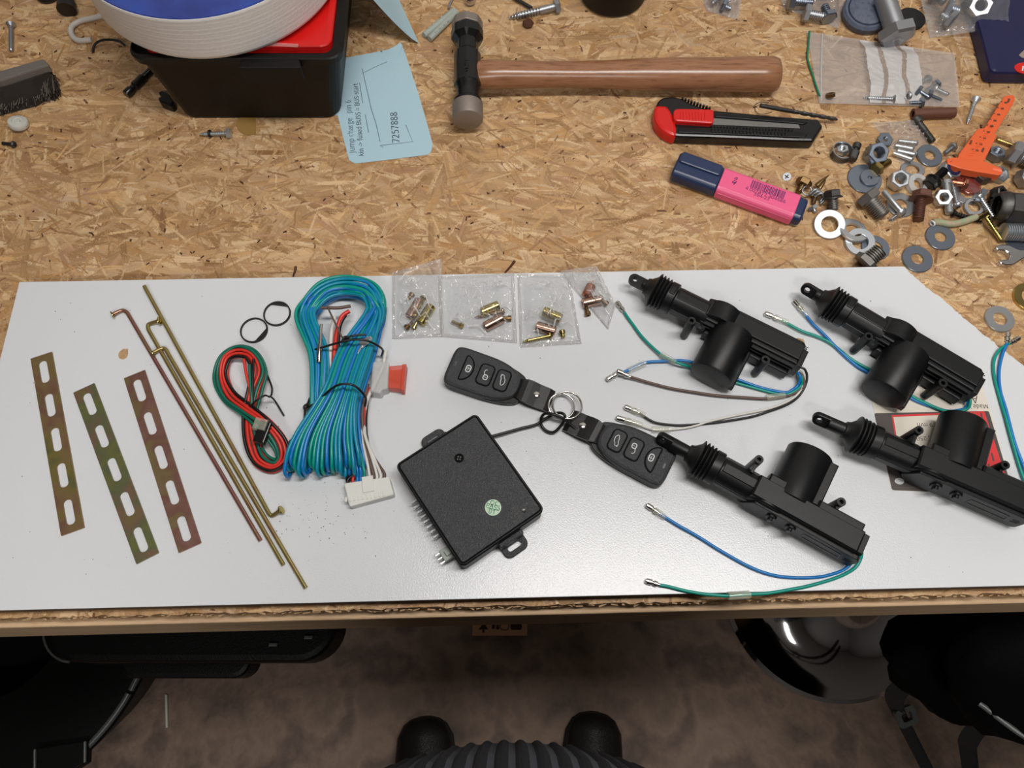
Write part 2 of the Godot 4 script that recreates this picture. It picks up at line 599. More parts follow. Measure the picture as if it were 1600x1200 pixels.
func strand_board(w: int, h: int) -> Array:
	# pressed wood strands: thousands of thin flakes laid over one another, each with its own tone and grain
	var px := PackedByteArray()
	px.resize(w * h * 3)
	var hi := PackedByteArray()
	hi.resize(w * h)
	var r := RandomNumberGenerator.new()
	r.seed = 20
	for i in w * h:
		px[i * 3] = 150; px[i * 3 + 1] = 112; px[i * 3 + 2] = 72
	for s in 30000:
		var late := s / 30000.0
		var kind := 0 if late < 0.3 else (1 if late < 0.6 else 2)     # broad flakes, slivers, fibres
		var roll := r.randf()
		var long := 0.0
		var wide := 0.0
		if kind == 0:
			long = r.randf_range(30, 150)
			wide = r.randf_range(8, 30)
		elif kind == 1:
			long = r.randf_range(20, 70)
			wide = r.randf_range(3, 11)
		else:
			long = r.randf_range(8, 42)
			wide = r.randf_range(1.0, 4.0)
		var a := r.randf() * TAU if r.randf() < 0.5 else r.randfn(0.1, 0.45) + (PI if r.randf() < 0.5 else 0.0)
		var cx := r.randf() * w
		var cy := r.randf() * h
		var tone := r.randfn(0.0, 1.0)
		var warm := r.randfn(0.0, 1.0)
		var base := Vector3(184 + tone * 12, 147 + tone * 13 - warm * 3, 105 + tone * 13 - warm * 7)
		if roll < 0.2: base = Vector3(158 + warm * 9, 122 + warm * 10, 82 + warm * 9)
		elif roll < 0.3: base = Vector3(205 + warm * 5, 175 + warm * 5, 134 + warm * 6)
		elif roll < 0.36: base = Vector3(172 + warm * 6, 132 + warm * 6, 98 + warm * 6)
		if kind == 2 and roll > 0.86:
			base = Vector3(104, 68, 44) if r.randf() < 0.45 else Vector3(140, 97, 62)
			long = r.randf_range(2, 14)
			wide = r.randf_range(1.0, 3.6)
		var ca := cos(a)
		var sa := sin(a)
		var lift := r.randi_range(70, 200)
		var slant := r.randf_range(-0.7, 0.7)
		var ragged := minf(long * 0.16, 9.0)
		var q := 0
		var ww := maxi(1, int(wide))
		var streak := 0.0
		for j in ww:
			streak = streak * 0.5 + r.randfn(0.0, 5.0)
			var off := j - wide * 0.5
			var i0 := -long * 0.5 + off * slant + r.randf_range(-ragged, ragged)
			var n := int(long + r.randf_range(-ragged, ragged))
			var er := int(clampf(base.x + streak, 0, 255))
			var eg := int(clampf(base.y + streak, 0, 255))
			var eb := int(clampf(base.z + streak * 0.9, 0, 255))
			for i in n:
				var x := int(cx + (i0 + i) * ca - off * sa)
				var y := int(cy + (i0 + i) * sa + off * ca)
				if x < 0 or y < 0 or x >= w or y >= h: continue
				q = y * w + x
				hi[q] = lift
				q *= 3
				px[q] = er; px[q + 1] = eg; px[q + 2] = eb
	return [ImageTexture.create_from_image(Image.create_from_data(w, h, false, Image.FORMAT_RGB8, px)), ImageTexture.create_from_image(Image.create_from_data(w, h, false, Image.FORMAT_L8, hi))]

# ---------------------------------------------------------------- the place
func block(called: String, c: Vector3, s: Vector3, m: Material) -> MeshInstance3D:
	var mb := Mb.new()
	mb.box(c, s)
	var o := solo(called, "", "", mb, m, c)
	o.set_meta("kind", "structure")
	return o


func room() -> void:
	block("floor", v(0, -1000, 600), v(5200, 100, 4400), M.concrete)
	block("ceiling", v(0, 1600, 600), v(5200, 100, 4400), M.ceiling)
	block("wall_back", v(0, 300, -950), v(5200, 2500, 100), M.wall)
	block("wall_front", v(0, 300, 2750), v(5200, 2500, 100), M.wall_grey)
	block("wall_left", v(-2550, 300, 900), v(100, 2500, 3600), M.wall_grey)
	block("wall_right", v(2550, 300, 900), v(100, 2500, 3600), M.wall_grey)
	ceiling_lamp("long white ceiling lamp over the workbench", v(310, 1480, -195), Vector2(900, 170), 1.5)
	ceiling_lamp("long white ceiling lamp behind the person in the middle of the garage", v(-100, 1500, 1000), Vector2(900, 170), 1.3)


func ceiling_lamp(label: String, c: Vector3, size: Vector2, energy: float) -> void:
	var t := thing("ceiling_lamp", label, "lamp", c)
	var mb := Mb.new()
	mb.box(c + v(0, 35, 0), v(size.x + 40, 60, size.y + 40), 6)
	part(t, "housing", mb, M.white_plastic)
	var d := Mb.new()
	d.box(c, v(size.x, 8, size.y), 2)
	var glow := mat(Color(1, 1, 1), 0.5)
	glow.emission_enabled = true
	glow.emission = Color(1.0, 0.985, 0.965)
	glow.emission_energy_multiplier = energy * 2.5
	part(t, "diffuser", d, glow)
	var rod := Mb.new()
	for x in [-0.35, 0.35]: rod.tube([c + v(size.x * x, 60, 0), c + v(size.x * x, 1552 - c.y, 0)], 5, 8)
	part(t, "hanger", rod, M.white_plastic)
	var l := AreaLight3D.new()
	l.name = "lamp_light"
	l.area_size = size * MM
	l.area_normalize_energy = true
	l.light_color = Color(1.0, 0.985, 0.965)
	l.light_energy = energy
	l.area_range = 8.0
	l.shadow_enabled = true
	l.rotation_degrees = Vector3(-90, 0, 0)
	l.position = v(0, -8, 0) * MM
	t.add_child(l)


func bench() -> void:
	# the bench runs a little askew to the camera
	var ax := v(1, 0, -0.0235).normalized()
	var az := v(0.0235, 0, 1).normalized()
	var front := v(0, 0, -56.2)
	var t := thing("workbench", "wooden workbench with a strand board top and a timber front rail", "workbench", v(0, -950, -300))
	var tex := strand_board(2048, 1024)
	var osb := mat(Color(1, 1, 1), 0.62)
	osb.albedo_texture = tex[0]
	osb.heightmap_enabled = true
	osb.heightmap_texture = tex[1]
	osb.heightmap_scale = 0.03
	var top := Mb.new()
	top.flat_uv = Vector4(-660, -670, 1320, 660)
	var edge := PackedVector2Array()
	rng.seed = 5
	var x := -1330.0
	while x < 1330.0:                                   # the sawn front edge, ragged where strands broke out
		var p := front + ax * x + az * (4.4 + rng.randf_range(-1.3, 0.6))
		edge.append(Vector2(p.x, p.z))
		x += rng.randf_range(1.5, 7.0)
	for c in [v(1330, 0, -800), v(-1330, 0, -760)]: edge.append(Vector2(c.x, c.z))
	top.slab(edge, -18, 0)
	part(t, "strand_board_top", top, osb)
	var fl := Mb.new()
	x = -520.0
	while x < 520.0:                                     # pale broken strand ends standing out of the edge
		var p := front + ax * x + az * 4.6 + v(0, rng.randf_range(-9, -1), 0)
		fl.box(Vector3(), v(rng.randf_range(1.5, 6), rng.randf_range(0.4, 1.3), rng.randf_range(0.5, 1.4)), 0.0, at(p, rng.randf_range(-25, 25), rng.randf_range(-20, 20), rng.randf_range(-15, 15)))
		x += rng.randf_range(2.0, 9.0)
	part(t, "broken_strand", fl, M.flake).set_meta("kind", "stuff")
	var xf := Transform3D(Basis(ax, Vector3.UP, az), front)
	var rail := Mb.new()
	rail.box(v(0, -66, -13.0), v(2660, 96, 45), 1.5, xf)
	part(t, "front_rail", rail, M.rail)
	for sx in [-1270, 1270]:
		for z in [-60, -640]:
			var leg := Mb.new()
			leg.box(v(sx, -532, z), v(70, 836, 70), 2, xf)
			part(t, "leg", leg, M.rail)
	var st := Mb.new()
	st.box(v(0, -140, -640), v(2660, 90, 45), 2, xf)
	part(t, "back_rail", st, M.rail)
	for sx in [-700, 0, 700]:
		var j := Mb.new()
		j.box(v(sx + 300, -66, -350), v(45, 96, 620), 1.5, xf)
		part(t, "joist", j, M.rail)


func underneath() -> void:
	# round black tub on the floor at the left
	var c := v(-875, -950, -100)
	var tub := thing("tub", "large round black plastic tub on the floor under the bench end", "tub", c)
	var mb := Mb.new()
	mb.lathe([Vector2(0, 0), Vector2(225, 0), Vector2(235, 15), Vector2(294, 205), Vector2(290, 212), Vector2(281, 213), Vector2(150, 200), Vector2(130, 190), Vector2(124, 60), Vector2(0, 55)], at(c), 72)
	part(tub, "body", mb, M.tub)
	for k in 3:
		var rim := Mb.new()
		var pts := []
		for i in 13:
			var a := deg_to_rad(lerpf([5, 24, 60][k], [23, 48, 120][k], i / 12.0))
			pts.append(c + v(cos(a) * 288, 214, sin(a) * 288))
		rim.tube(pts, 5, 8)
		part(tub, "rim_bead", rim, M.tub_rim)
	var tab := Mb.new()
	tab.slab(flat([v(-735, 0, 95), v(-660, 0, 84), v(-655, 0, 116), v(-722, 0, 162)]), -742, -722, 3)
	part(tub, "handle_tab", tab, M.tub)
	var lips := Mb.new()
	lips.tube([v(-735, -721, 97), v(-722, -721, 160)], 2.5, 6)
	lips.tube([v(-660, -721, 86), v(-655, -721, 115)], 2.5, 6)
	part(tub, "tab_lip", lips, M.tub_rim)
	# black tool case lying on a stack beside the tub
	var case_ := thing("tool_case", "flat black rounded tool case hanging under the bench front", "case", v(-375, -950, -121))
	var cb := Mb.new()
	cb.slab(rrect(340, 200, 42, 8, Vector2(-375, -121)), -410, -350, 8)
	part(case_, "shell", cb, M.tub)
	var cl := Mb.new()
	cl.slab(rrect(160, 112, 20, 6, Vector2(-400, -60)), -455, -411, 6)
	part(case_, "tray", cl, M.tub)
	var ca := Mb.new()
	var arc := []
	for i in 9:
		var a := deg_to_rad(lerpf(95, 178, i / 8.0))
		arc.append(v(-503 + cos(a) * 42, -349, -63 + sin(a) * 42))
	ca.tube(arc, 1.6, 6)
	part(case_, "edge_bead", ca, M.tub_rim)
	for sx in [-480, -270]:
		var lg := Mb.new()
		lg.lathe([Vector2(0, 0), Vector2(8, 0), Vector2(8, 246), Vector2(0, 246)], at(v(sx, -352, -170)), 12)
		part(case_, "hanger", lg, M.tub)
	for p in [[-275, -40], [-235, -48]]:
		var lt := Mb.new()
		lt.box(v(p[0], -348, p[1]), v(10, 5, 4), 1, at(Vector3()))
		part(case_, "latch", lt, M.tub_rim)
	# chrome bar stool
	var s := v(610, -950, -165)
	var stool := thing("bar_stool", "bar stool with a chrome trumpet foot under the bench", "stool", s)
	var prof := [Vector2(0, 0), Vector2(198, 0), Vector2(203, 4), Vector2(203, 9), Vector2(196, 15)]
	for i in 16:
		var q := (i + 1) / 16.0
		prof.append(Vector2(lerpf(196, 30, pow(q, 0.8)), 15 + 105 * pow(q, 2.4)))
	prof.append(Vector2(27, 160))
	prof.append(Vector2(27, 520))
	prof.append(Vector2(0, 520))
	var sb := Mb.new()
	sb.lathe(prof, at(s), 96)
	part(stool, "foot", sb, M.chrome)
	# black bag hanging under the bench by its straps
	var bag_at := v(648, -300, -30)
	var bg := thing("bag", "lumpy black bag with loose straps hanging under the bench in front of the stool", "bag", bag_at)
	var rings := []
	var nz := FastNoiseLite.new()
	nz.seed = 4
	nz.frequency = 0.006
	for i in 15:
		var q := i / 14.0
		var y := -420 + 290 * q
		var ring := PackedVector3Array()
		for j in 48:
			var a := TAU * j / 48
			var rr := pow(maxf(0.02, 1.0 - pow(absf(q - 0.45) / 0.58, 4.0)), 0.5) * (1.0 + 0.3 * nz.get_noise_3d(cos(a) * 160, y * 1.3, sin(a) * 160))
			ring.append(v(bag_at.x + cos(a) * 200 * rr, y, bag_at.z + sin(a) * 105 * rr))
		rings.append(ring)
	var bm := Mb.new()
	bm.loft(rings)
	part(bg, "body", bm, M.bag_fabric)
	var pipe := Mb.new()
	pipe.tube(spline([v(470, -250, 20), v(510, -236, 56), v(580, -240, 78), v(670, -250, 80)], 8), 3, 8)
	part(bg, "piping", pipe, M.tub_rim)
	for k in 2:
		var sp: Array = [[v(470, -360, -10), v(480, -440, 10), v(520, -540, 25), v(560, -620, 40), v(640, -740, 110), v(700, -800, 200)], [v(560, -400, 40), v(600, -520, 70), v(660, -640, 100), v(720, -760, 190)]][k]
		var sm := Mb.new()
		var pts := spline(sp, 8)
		for i in pts.size() - 1:
			var w := v(0.75, 0, 0.4) * 14
			sm.quad(pts[i] - w, pts[i + 1] - w, pts[i + 1] + w, pts[i] + w)
			sm.quad(pts[i] + w + v(-2, -3, 2), pts[i + 1] + w + v(-2, -3, 2), pts[i + 1] - w + v(-2, -3, 2), pts[i] - w + v(-2, -3, 2))
		part(bg, "strap", sm, M.trouser)
	var loop := Mb.new()
	loop.tube(spline([v(590, -180, -40), v(600, -110, -62), v(640, -76, -62), v(690, -110, -62), v(710, -180, -40)], 8), 6, 8)
	part(bg, "carry_loop", loop, M.trouser)
	var bu := Mb.new()
	bu.band(rrect(30, 26, 5), rrect(16, 12, 3), -4, 4, at(v(566, -616, 46), 20, 15))
	part(bg, "buckle", bu, M.tub_rim)
	# a pale cable tie on the floor
	var ct := Mb.new()
	ct.tube([v(-640, -947, 22), v(-630, -947, 78)], 2.4, 6)
	solo("cable_tie", "thin pale cable tie lying on the concrete beside the tub", "cable tie", ct, M.white_rubber, v(-635, -950, 50))
	# flat wooden offcut with ink stamps
	var b0 := v(-23.1,-938.0,-96.6)
	var off := thing("wood_offcut", "small flat wooden offcut with ink stamps on the floor under the bench", "wood offcut", v(b0.x, -950, b0.z))
	var bl := Mb.new()
	bl.box(v(b0.x, -944, b0.z), v(104, 12, 30), 1.0, at(Vector3(), 0))
	part(off, "block", bl, M.stamp_wood)
	var fx := at(v(b0.x, -938, b0.z))
	var mk := Mb.new()
	mk.slab(PackedVector2Array([Vector2(-40, 4), Vector2(-31, -9), Vector2(-22, 4)]), 0, 0.3, 0, fx)
	mk.box(v(-31, 0.15, 7), v(4, 0.3, 6), 0, fx)
	mk.box(v(-12, 0.15, -1), v(6, 0.3, 8), 0, fx)
	mk.box(v(-4, 0.15, 0), v(6, 0.3, 8), 0, fx)
	mk.slab(rrect(22, 12, 5, 4, Vector2(31, -1)), 0, 0.3, 0, fx)
	mk.band(rrect(18, 13, 6, 4), Mb.inset(rrect(18, 13, 6, 4), 1.5), 0, 0.3, fx * at(v(9, 0, -1)))
	part(off, "stamp", mk, M.stamp_ink)


func person() -> void:
	var c := v(2, -950, 165)
	var t := thing("person", "person standing at the bench in a ribbed navy and grey sweater and black shoes", "person", c)
	for s in [0, 1]:
		var toe: Vector3 = [v(-158, -950, 58), v(150, -950, 50)][s]
		var heading: float = [3.0, -5.0][s]
		var rings := []
		# the shoe, from toe to heel: half width, height, shift
		for e in [[0, 6, 14], [3, 22, 34], [12, 36, 48], [32, 47, 56], [70, 51, 66], [120, 47, 86], [165, 41, 104], [210, 38, 112], [250, 36, 108], [278, 28, 96], [288, 8, 60]]:
			var ring := PackedVector3Array()
			for j in 24:
				var a := TAU * j / 24
				var cx: float = cos(a) * e[1]
				var sy := sin(a)
				var yy: float = 10 + (e[2] - 10) * (0.5 + 0.5 * sy)
				ring.append(at(toe, heading) * v(cx * (1.0 if sy < 0.2 else 1.0 - 0.35 * sy * sy), yy, e[0]))
			rings.append(ring)
		var mb := Mb.new()
		mb.loft(rings)
		part(t, "shoe", mb, M.shoe)
		var so := Mb.new()
		var outline := PackedVector2Array()
		for e in [[0, 8], [4, 25], [14, 39], [34, 50], [70, 54], [120, 49], [180, 43], [240, 40], [276, 32], [290, 10]]: outline.append(Vector2(e[1], e[0]))
		for e in [[290, -10], [276, -32], [240, -40], [180, -41], [120, -47], [70, -54], [34, -50], [14, -39], [4, -25], [0, -8]]: outline.append(Vector2(e[1], e[0]))
		so.slab(outline, 0, 20, 3, at(toe, heading))
		part(t, "sole", so, M.sole)
		var leg := []
		var hip := v([-88.0, 88.0][s], -60, 190)
		var ankle: Vector3 = at(toe, heading) * v(0, 70, 215)
		for i in 9:
			var q := i / 8.0
			var rr := lerpf(62, 92, pow(q, 1.2)) + 6 * sin(q * PI)
			var ring := PackedVector3Array()
			for j in 24:
				var a := TAU * j / 24
				ring.append(ankle.lerp(hip, q) + v(cos(a) * rr, 0, sin(a) * rr))
			leg.append(ring)
		var lm := Mb.new()
		lm.loft(leg)
		part(t, "trouser_leg", lm, M.trouser)
	# ribbed sweater: raised dark ribs with a paler yarn between them
	var rows := []
	var n := 528
	for e in [[-110, 150, 102, 164], [-95, 168, 110, 159], [-40, 172, 113, 155], [30, 172, 114, 154], [80, 172, 114, 154], [130, 170, 111, 157], [220, 168, 106, 160], [330, 172, 104, 166], [430, 166, 98, 172], [500, 110, 80, 178]]:
		var row := PackedVector3Array()
		for j in n:
			var a := TAU * j / n
			var rib := fposmod(j / 6.0, 1.0)
			var lift := 2.4 * sin(PI * clampf(rib / 0.7, 0, 1)) if rib < 0.7 else 0.0
			row.append(v(c.x + cos(a) * (e[1] + lift), e[0], e[3] + sin(a) * (e[2] + lift)))
		rows.append(row)
	var sw := Mb.new()
	sw.tinted = true
	for i in rows.size() - 1:
		for j in n:
			var k := (j + 1) % n
			sw.tint = Color(0.004, 0.0045, 0.009) if (j % 6) < 4 else Color(0.06, 0.064, 0.08)
			sw.quad(rows[i][j], rows[i + 1][j], rows[i + 1][k], rows[i][k])
	sw.tint = Color(0.008, 0.009, 0.017)
	sw.fan(rows[0], true)
	sw.fan(rows[-1], false)
	part(t, "sweater", sw, M.knit)


func white_board() -> void:
	var outline := [v(-413.6,16.0,-313.0), v(331.0,16.0,-328.0), v(336.6,16.0,-320.6), v(342.4,16.0,-313.9), v(350.2,16.0,-304.8), v(357.0,16.0,-298.8), v(363.9,16.0,-290.5), v(368.7,16.0,-283.4), v(374.3,16.0,-277.6), v(381.0,16.0,-269.4), v(388.7,16.0,-261.9), v(393.0,16.0,-255.7), v(399.9,16.0,-249.4), v(411.4,16.0,-237.1), v(435.9,16.0,-212.4), v(451.8,16.0,-196.3), v(436.0,16.0,-66.4), v(-365.8,16.0,-47.6), v(-386.7,16.0,-47.1), v(-412.9,16.0,-243.2)]
	var pts := flat(outline)
	var fine := PackedVector2Array()
	rng.seed = 9
	for i in pts.size():
		var a := pts[i]
		var b := pts[(i + 1) % pts.size()]
		fine.append(a)
		if i >= 1 and i <= 14:                             # the torn slanting edge
			for k in 4: fine.append(a.lerp(b, (k + 1) / 5.0) + Vector2(rng.randf_range(-1, 1), rng.randf_range(-1, 1)) * 0.7)
	var t := thing("white_board", "white laminated chipboard offcut with a torn slanting corner on the bench", "board", v(0, 0, -190))
	var core := Mb.new()
	core.slab(fine, 0, 15.2)
	part(t, "core", core, M.chip_core, "brown chipboard core")
	var lam := Mb.new()
	lam.slab(fine, 15.2, 16, 0.4)
	part(t, "laminate", lam, M.laminate, "white laminate face")
	# two knocks where the chipboard shows through
	for k in 2:
		var p: Vector3 = [v(-314.0,16.0,-247.2), v(233.7,16.0,-257.9)][k]
		var s: Vector2 = [Vector2(4.6, 5.6), Vector2(5.0, 3.6)][k]
		var poly := PackedVector2Array()
		for i in 14:
			var a := TAU * i / 14
			poly.append(Vector2(p.x + cos(a) * s.x * rng.randf_range(0.7, 1.1), p.z + sin(a) * s.y * rng.randf_range(0.7, 1.1)))
		var mb := Mb.new()
		mb.slab(poly, 15.9, 16.15)
		for i in 12: mb.box(Vector3(), v(1.6, 0.7, 1.0), 0.15, at(p + v(rng.randf_range(-0.6, 0.6) * s.x, 0.4, rng.randf_range(-0.6, 0.6) * s.y), rng.randf() * 180))
		part(t, "bare_patch", mb, M.chip, "bare chipboard patch")

# ---------------------------------------------------------------- on the white board
func brackets_and_rods() -> void:
	var ends := [[v(-379.6,17.0,-245.6), v(-324.5,17.0,-102.7)], [v(-339.6,17.0,-217.4), v(-266.2,17.0,-84.3)], [v(-301.6,17.0,-229.2), v(-236.2,17.0,-91.5)]]
	var labels := ["olive zinc slotted metal strip, leftmost of the three", "greenish zinc slotted metal strip, the middle and lowest one", "pinkish brown zinc slotted metal strip beside the thin rods"]
	for k in 3:
		var a: Vector3 = ends[k][0]
		var b: Vector3 = ends[k][1]
		var xf := lying(a, b)
		xf.origin.y = 16
		var holes := []
		for i in 5: holes.append(rrect(20.0, 6.6, 3.2, 6, Vector2(15.4 + 30.3 * i, 0)))
		var mb := Mb.new()
		mb.slab(rrect(152.4, 17.2, 0.4, 1, Vector2(76.2, 0)), 0.05, 1.25, 0.2, xf, holes)
		solo("slotted_strip", labels[k], "metal strip", mb, [M.chromate, M.chromate_green, M.chromate_pink][k], (a + b) * 0.5 * v(1, 0, 1) + v(0, 16, 0), "slotted metal strips")
	var rods := [
		[[v(-306.2,19.2,-307.3), v(-181.8,17.6,-118.1), v(-180.2,17.6,-116.2), v(-177.7,17.8,-115.7), v(-171.1,20.6,-119.4)], "thin zinc rod with its bent headed end at the bottom right"],
		[[v(-185.0,17.6,-96.8), v(-316.0,17.6,-282.3), v(-318.0,17.6,-284.4), v(-321.7,17.8,-285.2), v(-328.0,19.4,-280.6)], "thin reddish zinc rod, leftmost, bent headed end at the top"],
		[[v(-166.2,17.6,-79.2), v(-296.4,17.6,-267.5), v(-297.7,17.6,-271.0), v(-296.5,17.8,-273.2), v(-287.3,20.2,-274.9)], "thin zinc rod whose headed end touches the topmost rod"],
		[[v(-148.3,17.6,-62.9), v(-277.0,17.7,-246.4), v(-279.5,18.0,-250.2), v(-282.7,18.2,-251.0), v(-289.0,20.6,-245.7)], "longest reaching zinc rod, its lower end nearest the board edge"]]
	for k in 4:
		var p: Array = rods[k][0]
		var t := thing("bent_rod", rods[k][1], "metal rod", (p[0] + p[1]) * 0.5 * v(1, 0, 1) + v(0, 16, 0), "bent zinc rods")
		var mb := Mb.new()
		mb.tube([p[0]] + spline(p.slice(1), 6), 1.6, 10)
		var m: Material = [M.rod, M.rod_pink, M.rod, M.rod][k]
		part(t, "rod", mb, m)
		var hd := Mb.new()
		hd.lathe([Vector2(0, -0.4), Vector2(3.2, -0.2), Vector2(3.4, 0.5), Vector2(1.6, 1.4), Vector2(0, 1.4)], along(p[4], p[3]), 16)
		part(t, "head", hd, M.gold)
	# two thin black rings, each with one filled side
	for k in 2:
		var c: Vector3 = [v(-210.7,16.0,-267.7), v(-193.5,16.0,-282.8)][k]
		var inner := PackedVector2Array()
		var facing: float = deg_to_rad([35.0, -82.0][k])
		var outer := PackedVector2Array()
		for i in 48:
			var d := Vector2.from_angle(TAU * i / 48)
			var s := d.dot(Vector2.from_angle(facing))
			var r := 10.2
			if s * r > 7.6: r = 7.6 / s
			inner.append(d * r)
			outer.append(d * 11.2)
		var mb := Mb.new()
		mb.band(outer, inner, 0, 2.2, at(c), 0.3)
		solo("rubber_ring", ["black ring filled on its lower right side, beside the coil", "black ring filled along its top, nearer the board's back edge"][k], "ring", mb, M.rubber, c, "black rings")


func loose_terminal(parent: Node3D, a: Vector3, b: Vector3, sleeve_from := 0.45, sleeved := true, tint: Material = null) -> void:
	# a bullet crimp terminal: a is the tip, b the end that the wire enters
	var len := a.distance_to(b)
	var xf := along(a, b)
	var mb := Mb.new()
	mb.lathe([Vector2(0, 0), Vector2(1.4, 0.3), Vector2(2.2, 1.2), Vector2(2.2, len * 0.46), Vector2(1.5, len * 0.49), Vector2(1.5, len * 0.57), Vector2(2.1, len * 0.6), Vector2(2.0, len * 0.82), Vector2(1.3, len * 0.86), Vector2(1.2, len)], xf, 14)
	mb.box(v(0, len * 0.2, 2.2), v(0.5, len * 0.3, 0.5), 0, xf)
	part(parent, "terminal", mb, M.nickel)
	if sleeved:
		var sl := Mb.new()
		sl.lathe([Vector2(2.3, len * sleeve_from), Vector2(2.7, len * 0.6), Vector2(2.5, len * 1.1), Vector2(2.2, len * 1.32), Vector2(2.0, len * 1.4)], xf, 14)
		part(parent, "sleeve", sl, tint if tint else M.sleeve, "clear sleeve")


func clear_sleeve(parent: Node3D, a: Vector3, b: Vector3, r := 2.4) -> void:
	var mb := Mb.new()
	var l := a.distance_to(b)
	mb.lathe([Vector2(r, 0), Vector2(r, l)], along(a, b), 14)
	part(parent, "sleeve", mb, M.sleeve, "clear sleeve")


